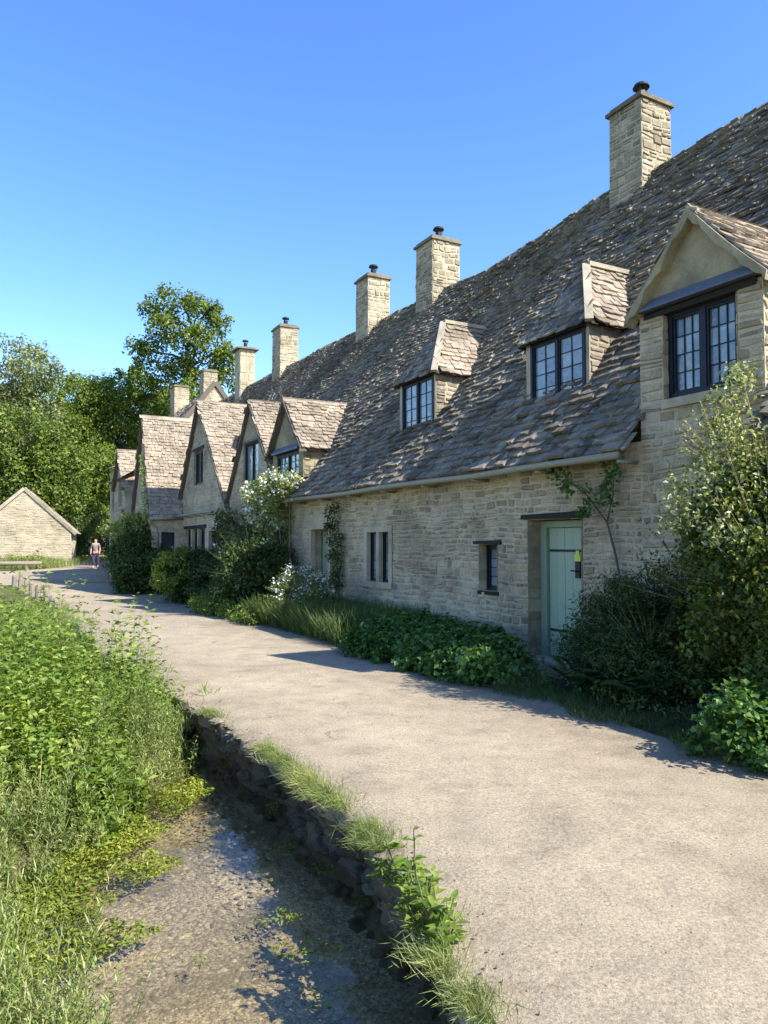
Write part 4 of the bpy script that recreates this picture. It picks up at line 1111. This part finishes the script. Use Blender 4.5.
# weeds and grass at the shrub feet
gr_ = plant('border_grass', P(8.6,-1.6,0), 'dark grass fringe between the near shrubs and the lane', 'grass')
lb = LB(); k = 5200; ss = nr.uniform(6.6, 10.9, k); ww = -nr.uniform(1.15, 1.85, k)-.12*np.sin(ss*5)
q = np.array([P(a, b, .0) for a, b in zip(ss, ww)]); blades(lb, q[:,0], q[:,1], q[:,2], .11, .006, .8); 
for _ in range(60): clump(lb, P(rng.uniform(6.9,10.7), -rng.uniform(1.2,1.6), rng.uniform(.08,.25)), .12, 26, .05, .5)
gr_o = lb.build('blades', M['grassdark'], gr_); gr_['kind'] = 'stuff'
# 4 small wall climber above/right of the door
p4 = plant('wall_climber', P(10.4,-.1,0), 'thin bare stemmed climber with two leaf tufts between door and gable', 'climber')
mb = MB(); jn = P(10.62,-.09,1.95)
mb.tube([P(10.3,-.12,.5), P(10.42,-.07,1.2), P(10.5,-.09,1.6), jn], [.02,.017,.015,.013], 6)
mb.tube([jn, P(10.95,-.1,2.3), P(11.25,-.12,2.5), P(11.45,-.12,2.75)], [.012,.01,.008,.004], 5)
mb.tube([jn, P(10.5,-.1,2.3), P(10.45,-.12,2.7)], [.012,.009,.005], 5)
build(mb, 'stem', M['bark'], p4, True)
lb = LB()
for c, n in (((11.4,-.2,2.72),5),((11.2,-.22,2.5),4),((10.95,-.2,2.3),2),((10.45,-.2,2.6),5),((10.55,-.2,2.25),4),((10.8,-.2,2.1),3),((10.35,-.15,1.2),2)):
    for _ in range(n): clump(lb, P(c[0]+rng.uniform(-.12,.12), c[1], c[2]+rng.uniform(-.14,.14)), .09, 20, .07, .65)
lb.build('foliage', M['leaf_geran'], p4)
# 5 geranium hedge
p5 = plant('geranium_bank', P(14,-.8,0), 'long low bank of broad green leaves under the slit window', 'plant')
lb = LB()
for a0, a1, w_, zc in ((10.9,14.2,-1.72,.06), (11.3,14.8,-1.2,.14), (12.4,15.4,-.6,.16)):
    for a in np.arange(a0, a1, .36):
        blob(lb, P(a, w_, zc), (.40,.40,.34), 20, 58, .13, .072, .85, inner=.5, zmin=.03, up=.9)
lb.build('foliage', M['leaf_geran'], p5)
# 6 sword leaved plants
p6 = plant('sword_leaf_plant', P(18,-.8,0), 'long clump of arching narrow leaves under the mullioned window', 'plant')
lb = LB(); k = 9000
ss = nr.uniform(14.6, 19.4, k); ww = nr.uniform(-1.95,-.1, k); q = np.array([P(a, b, -.02) for a, b in zip(ss, ww)])
blades(lb, q[:,0], q[:,1], q[:,2], .50, .013, .5); lb.build('blades', M['grassdark'], p6)
lb = LB()
for _ in range(120): clump(lb, P(rng.uniform(15.2,19.6), -rng.uniform(.3,1.75), rng.uniform(.0,.35)), .2, 46, .08, .5)
lb.build('foliage', M['leaf_mid'], p6)
# 7 white flowered shrub
p7 = plant('white_flowered_shrub', P(18.2,-1.2,0), 'pale shrub topped with small white flowers in front of the second doorway')
lb = LB(); cs = blob(lb, P(18.2,-1.15,.42), (.7,.55,.62), 70, 60, .2, .07, .4, inner=.5, zmin=-.1); sb = MB(); sprays(lb, sb, P(18.2,-1.15,.45), (.7,.55,.62), 50, .07, .35, reach=(1.0,1.4)); lb.build('foliage', M['leaf_mid'], p7); build(sb, 'twig', M['stem'], p7)
lb = LB()
for q in cs:
    if q[2] > .5 or rng.random() < .2: clump(lb, q+np.array([0,0,.1]), .13, 26, .045, .9, up=1.5)
lb.build('flowers', M['white'], p7)['kind'] = 'stuff'
# 8 dark climber on wall
p8 = plant('dark_wall_climber', P(18.9,-.15,0), 'dark twining climber on the wall left of the mullioned window', 'climber')
mb = MB(); mb.tube([P(18.6,-.1,0), P(18.7,-.08,.8), P(18.5,-.1,1.5), P(18.8,-.08,2.2)], [.02,.018,.014,.006], 5)
mb.tube([P(18.7,-.08,.6), P(19.0,-.1,1.2), P(18.9,-.1,1.9)], [.014,.011,.006], 5); build(mb, 'stem', M['bark'], p8, True)
lb = LB()
for _ in range(46):
    z = rng.uniform(.3, 2.55); wdt = .18+.28*max(0, 1-abs(z-2.0)/.7); clump(lb, P(18.75+rng.uniform(-wdt,wdt), -.17, z), .12, 26, .07, .6)
lb.build('foliage', M['leaf_dark'], p8)
# 9 white rambling rose above the gutter
p9 = plant('white_rambling_rose', P(22.6,-.5,0), 'white rambling rose scrambling over the gutter below the gabled dormer', 'rose')
lb = LB(); fb = LB()
for c, R3, n in (((21.6,-.55,3.0),(.75,.45,.5),46), ((22.6,-.5,2.85),(.6,.4,.4),26), ((20.9,-.45,3.05),(.4,.3,.3),12), ((22.0,-.4,2.3),(.7,.35,.6),26), ((21.9,-.35,1.5),(.5,.3,.7),20)):
    cs = blob(lb, P(*c), R3, n, 50, .2, .085, .6, inner=.3)
    for q in cs:
        if rng.random() < (.8 if c[2] > 2.4 else .25): clump(fb, q+np.array([-.06,-.08,.03]), .12, 12, .075, .9)
lb.build('foliage', M['leaf_bank'], p9); fb.build('flowers', M['white'], p9)['kind'] = 'stuff'
mb = MB(); stems(mb, P(21.8,-.2,-.3), [P(21.6,-.5,2.9), P(22.4,-.5,2.7), P(20.9,-.4,2.9), P(22.0,-.4,2.2)], .03, .008); build(mb, 'stem', M['stem'], p9, True)
# 10 big dark bush
p10 = plant('dark_bush', P(22.6,-1,0), 'big dark evergreen bush between rose and white flowered shrub')
lb = LB()
for c, R3, n in (((21.3,-1.2,.6),(1.0,.75,1.1),120), ((23.6,-.85,.5),(.8,.7,.85),70), ((21.5,-.6,.9),(.55,.5,.9),50), ((22.6,-.6,1.6),(.7,.5,.5),40)):
    blob(lb, P(*c), R3, n, 70, .24, .09, .55, inner=.45, zmin=-.3)
sb = MB()
for c in ((21.3,-1.2,.8),(23.6,-.85,.7),(22.6,-.6,1.7)): sprays(lb, sb, P(*c), (1.0,.75,.9), 50, .09, .5, reach=(1.0,1.4))
lb.build('foliage', M['leaf_dark'], p10); build(sb, 'twig', M['stem'], p10)
p10b = plant('low_ground_shrub', P(22,-1.5,0), 'low spreading green shrub at the lane edge under the dark bush')
lb = LB()
for a in np.arange(18.6, 23.8, .4): blob(lb, P(a,-1.9,.02), (.4,.35,.28), 14, 42, .14, .07, .5, zmin=-.2)
lb.build('foliage', M['leaf_mid'], p10b)
# 11 climber on gable B/C joint
p11 = plant('wall_creeper', P(27.4,-.2,0), 'green creeper hanging from the gutter between two steep gables', 'climber')
lb = LB(); fb = LB()
for _ in range(75):
    z = rng.uniform(-.1, 2.75); q = P(27.1+rng.uniform(-.9,.9)*(1 if z > 1 else .4), -.25, z); clump(lb, q, .2, 45, .09, .6)
    if rng.random() < .08: clump(fb, np.array(q)+np.array([-.1,-.15,0]), .06, 10, .08, .9)
lb.build('foliage', M['leaf_dark'], p11); fb.build('flowers', M['white'], p11)['kind'] = 'stuff'
# 12 rounded clipped bush
p12 = plant('clipped_bush', (-6.2, 24.6, -.3), 'rounded clipped bush with yellow tips on its lane side')
lb = LB()
for c, R3, n in (((-6.55,24.9,.55),(.85,.9,.95),170), ((-5.6,24.5,.5),(.8,.9,.95),150), ((-5.0,24.3,.25),(.6,.7,.6),70)):
    blob(lb, c, R3, n, 62, .2, .085, .6, inner=.65, zmin=-.3)
lb.build('foliage', M['leaf_dark'], p12)
lb = LB(); blob(lb, (-6.85,24.6,.62), (.72,.75,.9), 60, 60, .17, .085, .6, inner=.85, zmin=.1, keep=lambda q: q[0] < -6.5 or q[2] > 1.25); 
q = lb.build('yellow_tips', M['leaf_yellow'], p12); q['label'] = 'yellow new growth'
p12b = plant('low_border_plants', P(28.2,-.9,-.3), 'straggly low plants between the clipped bush and the creeper', 'plant')
lb = LB()
for _ in range(70): clump(lb, P(rng.uniform(24.4,29.5), -rng.uniform(.4,1.5), rng.uniform(-.25,.25)), .22, 46, .09, .5)
lb.build('foliage', M['leaf_dark'], p12b)
# 13 ivy mass on the stepping cottage
p13 = plant('ivy_bush', P(33.5,-1.4,-.3), 'tall ivy bush climbing beside the downpipe of the steep gable')
lb = LB()
for c, R3, n in (((33.9,-1.75,.3),(.9,.7,1.0),110), ((34.5,-1.6,1.3),(.9,.6,.9),100), ((33.4,-1.1,.4),(.8,.6,1.0),80), ((35.2,-1.8,.9),(.9,.5,1.2),80)):
    blob(lb, P(*c), R3, n, 62, .28, .12, .6, inner=.55, zmin=-.35)
lb.build('foliage', M['leaf_dark'], p13)
lb = LB(); blob(lb, P(35.0,-1.7,2.15), (1.1,.6,.65), 65, 60, .26, .12, .6, inner=.4)
sb = MB(); sprays(lb, sb, P(35.0,-1.7,2.1), (1.2,.6,.7), 40, .12, .6, reach=(1.0,1.4)); build(sb, 'twig', M['stem'], p13); lb.build('top_foliage', M['leaf_bank'], p13)
p13b = plant('verge_creeper', P(34.1,-1.3,2.6), 'thin yellow green creeper up the verge of the steep gable', 'climber')
lb = LB()
for t in np.linspace(0, .65, 26): clump(lb, P(33.95+1.8*t, -1.4, 2.5+4.2*t), .12, 22, .09, .6)
lb.build('foliage', M['leaf_bank'], p13b)

# ------------------------------------------------------------------ stream side vegetation
def stuff(lb, name, mat, label, cat): return tag(lb.build(name, mat), label, cat, kind='stuff')
def in_veg(x, y):
    if y < 8.3: return x < interp(y, XW)-.02
    return x < xl(y)-.02
lbN = LB(); lbB = LB(); lbS = MB(); n = 0
def herb(x, y, h, lb, l, pairs, asp=.42, up=.0):
    z = terr(x, y)-.02; lean = np.array([rng.uniform(-.28,.28), rng.uniform(-.28,.28), 1.0])
    t = np.repeat(np.linspace(.25, 1, pairs), 2); a = np.repeat(np.arange(pairs)*1.57+rng.uniform(0,6), 2)+np.tile([0, math.pi], pairs)
    p = np.array([x, y, z])+lean*(t*h)[:, None]+nr.normal(size=(2*pairs, 3))*.012
    d = np.stack([np.cos(a), np.sin(a), .35-.5*(1-t)+up], 1)+nr.normal(size=(2*pairs, 3))*.22; nn = np.stack([-(.3+up)*np.cos(a), -(.3+up)*np.sin(a), np.ones(2*pairs)], 1)+nr.normal(size=(2*pairs, 3))*.45
    L = l*(1.25-.65*t)*nr.uniform(.75, 1.25, 2*pairs); lb.add(p, d, nn, L, L*asp)
    ln = float(np.linalg.norm(lean))*h     # the stem: two crossed slivers
    for q in ((1.0,.2,0),(-.2,1.0,0)): lb.add(np.array([[x, y, z]]), lean[None, :], np.array([q]), np.array([ln*.95]), np.array([.005]))
def dens_try(k, xr, yr): 
    for _ in range(k):
        y = yr[0]+(yr[1]-yr[0])*rng.random()**1.1; x = rng.uniform(*xr)
        if in_veg(x, y) and x > -.62*y-1.2: yield x, y
lbT = LB()
cl = []
while len(cl) < 520:
    y = 2.6+16.4*rng.random()**1.25; x = rng.uniform(-13, .2)
    if in_veg(x, y) and x > -.62*y-1.3: cl.append((x, y))
for (cx_, cy_) in cl:
    rad = rng.uniform(.16, .48)*(1+.03*cy_); hf = rng.choice((.40,.60,.85,1.0,1.25,1.7))*rng.uniform(.85,1.15); sp = rng.random()
    if cx_ < -2.5 and 4.8 < cy_ < 7.6: sp = sp*.36; hf = max(hf, 1.0)
    if cy_ > 12: hf = min(hf, 1.1)*(1-.6*sstep(cy_, 12, 15.5)); sp = .34+.66*sp
    if cy_ < 4.4: sp = .35+.65*sp; hf *= .62
    edge = (interp(cy_, XW) if cy_ < 8.3 else interp(cy_, XL))-cx_
    hb = (.40+.34*min(1, edge/1.0)) if cy_ < 7 else (.46+.20*min(1, edge/1.3))
    if cy_ > 12: hb *= .8
    if cy_ > 8 and edge < .5: hb *= .62
    npl = int((14+190*rad*rad)*rng.uniform(.6,1.1)*(1 if cy_ < 11 else .7))
    for _ in range(npl):
        a = rng.uniform(0, 6.28); q = rad*rng.random()**.5*1.15; x = cx_+q*math.cos(a); y = cy_+q*math.sin(a)
        if not in_veg(x+.06, y): continue
        h = hb*hf*(1.12-.45*(q/rad)**2)*rng.uniform(.75, 1.15)
        if sp < .34: herb(x, y, h*1.2, lbN, rng.uniform(.075,.13), 9, .46, .12)
        elif sp < .80: herb(x, y, h*1.15, lbB, rng.uniform(.036,.056), 20, .27, .55)
        else: herb(x, y, h*1.35, lbT, .085, 14, .10, 1.1)
for x, y in dens_try(5200, (-13, .2), (2.6, 19)):          # low filling
    herb(x, y, rng.uniform(.10,.26), lbB if rng.random() < .7 else lbN, .045, 7, .34, .3)
stuff(lbT, 'bank_reeds', M['grass'], 'narrow leaved straw green shoots standing among the stream side herbs', 'riverside plants')
stuff(lbN, 'bank_nettles', M['leaf_nettle'], 'broad leaved green herbs crowding the far side of the stream', 'riverside plants')
stuff(lbB, 'bank_willowherb', M['leaf_bank'], 'fine leaved pale green herbs along the stream', 'riverside plants')
lb = LB(); k = 13000
yy = nr.uniform(2.5, 19, k); xx = nr.uniform(-13, .3, k)
ok = np.array([in_veg(a, b) and a > -.62*b-1.2 for a, b in zip(xx, yy)]); xx, yy = xx[ok], yy[ok]
kk = (yy > 3.9) | (nr.random(len(yy)) < .3); xx, yy = xx[kk], yy[kk]
zz = np.array([terr(a, b) for a, b in zip(xx, yy)]); blades(lb, xx, yy, zz, .30, .006, .5)
stuff(lb, 'bank_grass', M['grass'], 'long thin grass mixed through the stream side plants', 'grass')
lb = LB()
for _ in range(260):
    y = rng.uniform(4.8, 16); x = interp(y, XW) if y < 8.3 else interp(y, XL); x -= rng.uniform(.2, 2.5)
    z = terr(x, y)+.15; k = 3; d = np.array([[rng.uniform(-1,1), rng.uniform(-1,1), rng.uniform(.4,1.6)]]); L = np.array([rng.uniform(.2,.45)])
    lb.add(np.array([[x, y, z]]), d, unit(1), L, L*.012)
stuff(lb, 'dry_stalks', M['dry'], 'straw coloured stalks leaning over the stream edge', 'dry stalks')
# water weed mats
def mat_weed(name, spots, label, dens=900, l=.03, h=.03):
    lb = LB()
    for (x, y, rx, ry) in spots:
        k = int(dens*rx*ry*3.14); a = nr.uniform(0, 6.28, k); r = nr.random(k)**.6
        px = x+np.cos(a)*r*rx*(1+.25*np.sin(a*3)); py = y+np.sin(a)*r*ry*(1+.2*np.sin(a*4+1))
        p = np.stack([px, py, -.45+nr.uniform(-.02, h, k)*(1-r*.5)], 1); n_ = unit(k)*.6+np.array([0,0,1.0]); d = unit(k)*np.array([1,1,.4])
        L = l*nr.uniform(.6,1.5,k); lb.add(p, d, n_, L, L*.45)
    return stuff(lb, name, M['weed'], label, 'water weed')
mat_weed('floating_weed', [(-1.72,4.1,.42,.28),(-2.0,3.75,.4,.3),(-1.95,5.5,.3,.4),(-2.1,4.75,.28,.35),(-1.95,4.45,.3,.25),(-2.25,5.1,.2,.4),(-1.7,6.4,.2,.45),(-1.6,5.0,.22,.2)], 'yellow green weed mat lying along the left water edge', 5200)
mat_weed('drifting_weed', [(-.62,4.35,.16,.11),(-.42,4.0,.2,.12),(-.95,3.9,.05,.04),(-.72,5.3,.08,.12),(-.4,5.0,.07,.12),(-.3,5.35,.06,.06),(-.9,6.2,.07,.2),(-.15,4.55,.05,.08),(-1.4,3.3,.2,.07),(-.3,3.6,.12,.08)], 'thin yellow weed patches drifting in mid stream', 1700, .028, .006)

# tufts and weeds along the lip
def tuft(y, L, dx, h, k, label, name='grass_tuft', group='grass tufts on the bank lip'):
    t = thing(name, (xl(y)+dx, y, 0), label, 'grass tuft', group)
    lb = LB(); yy = y+nr.uniform(-L, L, k*2); yy = yy[np.sin(yy*23)+np.sin(yy*51+1)+nr.normal(size=k*2)*.8 > (.45 if L > .28 else -1)]; k = len(yy); xx = np.array([xl(a) for a in yy])+dx+nr.normal(size=k)*(.02+.07*nr.random(k)**2); zz = np.full(k, -.03)
    lb.P = []; p = np.stack([xx, yy, zz], 1)
    d = unit(k)*np.array([.8,.8,0])+np.array([-.35,-.1,1.0]); n_ = unit(k); Lh = h*.85*nr.uniform(.3,1.2,k)
    lb.add(p, d, n_, Lh, .0036*np.ones(k)); dn = d/np.linalg.norm(d, axis=1, keepdims=True)
    lb.add(p+dn*(Lh*.6)[:, None], d+np.array([-.5,-.2,-.9])+unit(k)*.5, n_, Lh*.6, .003*np.ones(k))
    lb.build('blades', M['grass'], t); return t
tuft(5.8, .42, .02, .15, 1500, 'long dry tipped grass tuft hanging over the bank, the farthest of the row')
tuft(5.05, .30, .0, .19, 1300, 'grass tuft hanging over the dark bank, just beyond the bare stones')
tuft(4.35, .18, .02, .15, 600, 'short grass tuft between the leafy weed and the long tufts')
tuft(3.1, .42, -.02, .15, 1500, 'grass tuft at the bottom edge beneath the leafy weed')
tuft(7.4, .12, .02, .12, 240, 'small grass tuft where the stream narrows')
wd = thing('leafy_weed', (.2, 3.5, 0), 'bright broad leaved weed standing on the bank lip in front', 'weed')
lb = LB(); mb = MB()
for i in range(26):
    y = 3.5+rng.uniform(-.38,.38); x = xl(y)+rng.uniform(-.12,.07); h = rng.uniform(.06,.20) if i > 3 else .28
    tip = (x+rng.uniform(-.09,.06), y+rng.uniform(-.05,.05), h); mb.tube([(x,y,-.05), tip], [.005,.003], 4, False)
    k = 15; t = nr.uniform(.15, 1, k); a = nr.uniform(0, 6.28, k)
    p = np.array([x,y,-.05])+(np.array(tip)-np.array([x,y,-.05]))*t[:, None]; d = np.stack([np.cos(a), np.sin(a), nr.uniform(-.1,.5,k)], 1)
    Lh = nr.uniform(.045,.095,k); lb.add(p, d, np.stack([-.3*np.cos(a), -.3*np.sin(a), np.ones(k)], 1), Lh, Lh*.42)
lb.build('foliage', M['leaf_nettle'], wd); build(mb, 'stem', M['stem'], wd)
def edge_plants(spots, name, label, mat='grass'):
    lb = LB()
    for (x, y, r, h, k) in spots:
        xx = x+nr.normal(size=k)*r; yy = y+nr.normal(size=k)*r; blades(lb, xx, yy, np.array([max(terr(a, b), -.3) for a, b in zip(xx, yy)]), h, .014, .5)
    return stuff(lb, name, M[mat], label, 'grass')
edge_plants([(-4.6+rng.uniform(-.3,.3)-(y-11.8)*.5, y, .12, .22, 60) for y in np.arange(30.5, 31, .35)]+[(xl(y)+rng.uniform(-.1,.15), y, rng.uniform(.05,.16), rng.uniform(.08,.2), rng.randint(30,150)) for y in sorted(rng.uniform(7.9,17.8) for _ in range(46))], 'lip_grass', 'thin grass growing from the lane edge beyond the narrowing stream')
edge_plants([(-22+rng.uniform(-3.5,3.2), 43.5+rng.uniform(-.8,1.5), .5, .5, 160) for _ in range(30)], 'barn_verge_grass', 'tall yellowish grass on the verge in front of the barn')
edge_plants([(rng.uniform(-23,-14), rng.uniform(49.5,51.2), .5, .3, 110) for _ in range(30)], 'lane_end_grass', 'bright grass strip at the end of the lane', 'weed')
lb = LB()
for _ in range(70): clump(lb, (-22+rng.uniform(-3.5,2.6), 43.8+rng.uniform(-.8,1), .3+rng.uniform(0,.5)), .3, 40, .13, .4)
stuff(lb, 'barn_verge_weeds', M['leaf_yellow'], 'yellow flowering weeds in front of the barn', 'weeds')
edge_plants([(rng.uniform(-15,-8)-(y-18)*.75, y, .35, .22, 90) for y in np.arange(18.5, 31, .2)], 'post_verge_grass', 'short grass left of the row of wooden posts')

# ------------------------------------------------------------------ posts
posts = [(-8.78,19.96,.36),(-9.75,21.8,.36),(-10.87,23.97,.50),(-12.15,26.08,.46),(-13.29,28.04,.48),(-14.2,29.46,.48),(-15.22,31.05,.42),(-16.13,32.36,.40),(-16.6,33.9,.42)]
plab = ['wooden post standing nearest, at the lane end of the post row','second post from the near end of the row by the lane','third post from the near end, slightly tilted','fourth post from the near end of the row','fifth post from the near end, mid row','sixth post from the near end of the row','seventh post from the near end, small in view','eighth post, second from the barn end','farthest wooden post of the row, nearest the barn']
mb = MB(); ring = []
def post_mesh():
    mb = MB(); k = 10; prof = [(-.3,.10),(.30,.095),(.42,.09),(.47,.07),(.475,.02)]
    for z, r in prof:
        for i in range(k):
            an = 6.283*i/k; rr = r*(1+.07*math.sin(3*an+z*4)+.04*math.cos(5*an)); mb.v.append((rr*math.cos(an), rr*math.sin(an), z+.012*math.cos(an)*(z > .4)))
    for a in range(len(prof)-1):
        for i in range(k): mb.f.append((a*k+i, a*k+(i+1) % k, (a+1)*k+(i+1) % k, (a+1)*k+i))
    mb.f.append(tuple((len(prof)-1)*k+i for i in range(k))); return mb
p0 = build(post_mesh(), 'wooden_post', M['post'])
for i, (x, y, h) in enumerate(posts):
    o = p0 if i == 0 else p0.copy()
    if i: COL.objects.link(o)
    o.location = (x, y, g(y)-.02); o.scale = (1, 1, h/.47*1.1); o.rotation_euler = (rng.uniform(-.07,.07), rng.uniform(-.07,.07), rng.uniform(0,6))
    tag(o, plab[i], 'post', 'wooden posts beside the lane')
lb = LB()
for (x, y, h) in posts[:3]:
    k = 160; xx = x+nr.normal(size=k)*.2; yy = y+nr.normal(size=k)*.2; blades(lb, xx, yy, np.full(k, g(y)-.02), .2, .015, .6)
stuff(lb, 'post_foot_grass', M['grass'], 'grass tufts round the feet of the nearest posts', 'grass')
lg = thing('low_rail', (-21, 41, .1), 'long low wooden rail lying at the left edge before the barn', 'rail')
mb = MB(); mb.tube([(-24.5,40.6,.48),(-21.5,41.2,.5),(-19.2,41.6,.52)], [.12,.12,.10], 8); build(mb, 'rail', M['post'], lg, True)
mb = MB(); mb.tube([(-24,40.7,-.1),(-24,40.7,.42)], [.1,.1], 7); build(mb, 'support', M['post'], lg)
mb = MB(); mb.tube([(-20,41.5,-.1),(-20,41.5,.42)], [.1,.1], 7); build(mb, 'support', M['post'], lg)

# ------------------------------------------------------------------ walker in the distance
PX, PY = -16.7, 42.9; PZ = g(PY)
def skin_fig(name, verts, edges, rads, mat, parent=None, sub=2):
    me = bpy.data.meshes.new(name); me.from_pydata(verts, edges, []); o = bpy.data.objects.new(name, me); COL.objects.link(o)
    md = o.modifiers.new('skin', 'SKIN'); 
    sv = me.skin_vertices[0].data if me.skin_vertices else None
    if sv is None:
        me.attributes; 
    for i, r in enumerate(rads): sv[i].radius = (r, r) if not isinstance(r, tuple) else r
    sv[0].use_root = True
    o.modifiers.new('sub', 'SUBSURF').levels = sub; o.modifiers['sub'].render_levels = sub
    me.materials.append(mat)
    if parent: o.parent = parent
    return o
M['skin'] = plain('skin', (.50,.30,.21)); M['purple'] = plain('purple_cloth', (.05,.035,.09)); M['whitecloth'] = plain('pale_cloth', (.22,.17,.17)); M['darkcloth'] = plain('dark_cloth', (.02,.02,.025)); M['hair'] = plain('brown_hair', (.05,.03,.02)); M['shoe'] = plain('pale_shoe', (.4,.3,.25))
def skinned(name, verts, edges, rads, mat, parent=None, sub=2):
    me = bpy.data.meshes.new(name); me.from_pydata(verts, edges, [])
    o = bpy.data.objects.new(name, me); COL.objects.link(o)
    o.modifiers.new('skin', 'SKIN')
    if not me.skin_vertices:
        bpy.context.view_layer.objects.active = o
    for i, r in enumerate(rads): me.skin_vertices[0].data[i].radius = r if isinstance(r, tuple) else (r, r)
    me.skin_vertices[0].data[0].use_root = True
    m = o.modifiers.new('sub', 'SUBSURF'); m.levels = m.render_levels = sub
    dg = bpy.context.evaluated_depsgraph_get(); em = bpy.data.meshes.new_from_object(o.evaluated_get(dg))
    bpy.data.objects.remove(o); em.name = name; em.materials.clear(); em.materials.append(mat)
    em.polygons.foreach_set('use_smooth', [True]*len(em.polygons))
    n = bpy.data.objects.new(name, em); COL.objects.link(n)
    if parent: n.parent = parent
    return n
pv = [(0,0,.95),(0,0,1.15),(0,0,1.38),(0,-.01,1.50),(0,-.02,1.60),(0,-.03,1.70),
      (-.10,0,.90),(-.11,-.06,.50),(-.11,.02,.10),(-.12,-.10,.035),(.10,0,.90),(.11,.08,.50),(.11,.16,.12),(.12,.06,.04),
      (-.19,0,1.42),(-.25,.02,1.14),(-.24,-.10,.92),(-.24,-.14,.82),(.19,0,1.42),(.25,.03,1.14),(.24,-.06,.92),(.24,-.10,.82)]
pe = [(0,1),(1,2),(2,3),(3,4),(4,5),(0,6),(6,7),(7,8),(8,9),(0,10),(10,11),(11,12),(12,13),(2,14),(14,15),(15,16),(16,17),(2,18),(18,19),(19,20),(20,21)]
pr_ = [(.14,.10),(.12,.09),(.15,.10),.055,(.085,.095),(.07,.085),.085,.058,.04,.035,.085,.058,.04,.035,.055,.042,.032,.035,.055,.042,.032,.035]
body = skinned('person', pv, pe, pr_, M['skin'])
body.location = (PX, PY, PZ-.005); body.scale = (.98,.98,.98); body.rotation_euler = (0,0,.15)
tag(body, 'person walking towards us in a pale top and purple trousers, dark bag at one side', 'person')
skinned('hair', [(0,.02,1.62),(0,.03,1.72),(0,.05,1.55)], [(0,1),(0,2)], [(.10,.10),(.09,.10),.07], M['hair'], body)
skinned('top', [(0,0,.93),(0,0,1.18),(0,0,1.40),(-.17,0,1.43),(-.235,.01,1.2),(.17,0,1.43),(.235,.02,1.2)], [(0,1),(1,2),(2,3),(3,4),(2,5),(5,6)], [(.165,.125),(.145,.115),(.165,.12),.07,.065,.07,.065], M['whitecloth'], body)
skinned('trousers', [(0,0,.98),(-.10,0,.86),(-.11,-.055,.5),(-.11,.015,.16),(.10,0,.86),(.11,.075,.5),(.11,.15,.18)], [(0,1),(1,2),(2,3),(0,4),(4,5),(5,6)], [(.16,.12),.115,.09,.08,.115,.09,.08], M['purple'], body)
for sx, sy in ((-.12,-.05),(.12,.1)):
    skinned('shoe', [(sx,sy+.08,.05),(sx,sy-.08,.04)], [(0,1)], [.05,.045], M['shoe'], body)
bag = skinned('shoulder_bag', [(-.30,.02,1.25),(-.31,.02,1.05),(-.30,.02,.92)], [(0,1),(1,2)], [(.09,.12),(.12,.15),(.10,.13)], M['darkcloth'])
bag.location = body.location; tag(bag, 'dark shoulder bag hanging at the side of the walking person', 'bag')

# ------------------------------------------------------------------ camera and light
cam = bpy.data.cameras.new('camera'); co = bpy.data.objects.new('camera', cam); COL.objects.link(co)
cam.sensor_fit = 'VERTICAL'; cam.sensor_height = 36; cam.sensor_width = 27; cam.lens = 740/1024*36
cam.clip_end = 2000; cam.clip_start = .05
co.location = (0, 0, 1.7); co.rotation_euler = (R(90+2.32), 0, 0); scene.camera = co

PP, AA = .56, .95
tow = Vector((PP*.881+AA*.4731, PP*.4731-AA*.881, 1)).normalized()
sun = bpy.data.lights.new('sun', 'SUN'); so = bpy.data.objects.new('sun', sun); COL.objects.link(so)
sun.energy = 4.9; sun.angle = R(.53); sun.color = (1, .955, .87)
so.rotation_euler = tow.to_track_quat('Z', 'Y').to_euler(); so.location = (10, -10, 30)
world = bpy.data.worlds.new('World'); scene.world = world; world.use_nodes = True
nt = world.node_tree; bg = nt.nodes['Background']
sky = nt.nodes.new('ShaderNodeTexSky'); sky.sky_type = 'NISHITA'; sky.sun_disc = False
sky.sun_elevation = math.asin(tow.z); sky.sun_rotation = math.atan2(tow.x, tow.y)
sky.air_density = 1.0; sky.dust_density = .3; sky.ozone_density = 2.5; sky.altitude = 100
hs = nt.nodes.new('ShaderNodeHueSaturation'); hs.inputs['Hue'].default_value = .511; hs.inputs['Saturation'].default_value = 1.24; hs.inputs['Value'].default_value = 1.12
nt.links.new(sky.outputs[0], hs.inputs['Color']); nt.links.new(hs.outputs[0], bg.inputs[0]); bg.inputs[1].default_value = .15
vs = scene.view_settings; vs.view_transform = 'Standard'; vs.look = 'None'; vs.exposure = 1.15; vs.gamma = 1; vs.use_curve_mapping = False
scene.render.engine = 'CYCLES'; scene.cycles.max_bounces = 8; scene.cycles.transparent_max_bounces = 12
scene.cycles.caustics_reflective = False; scene.cycles.caustics_refractive = False
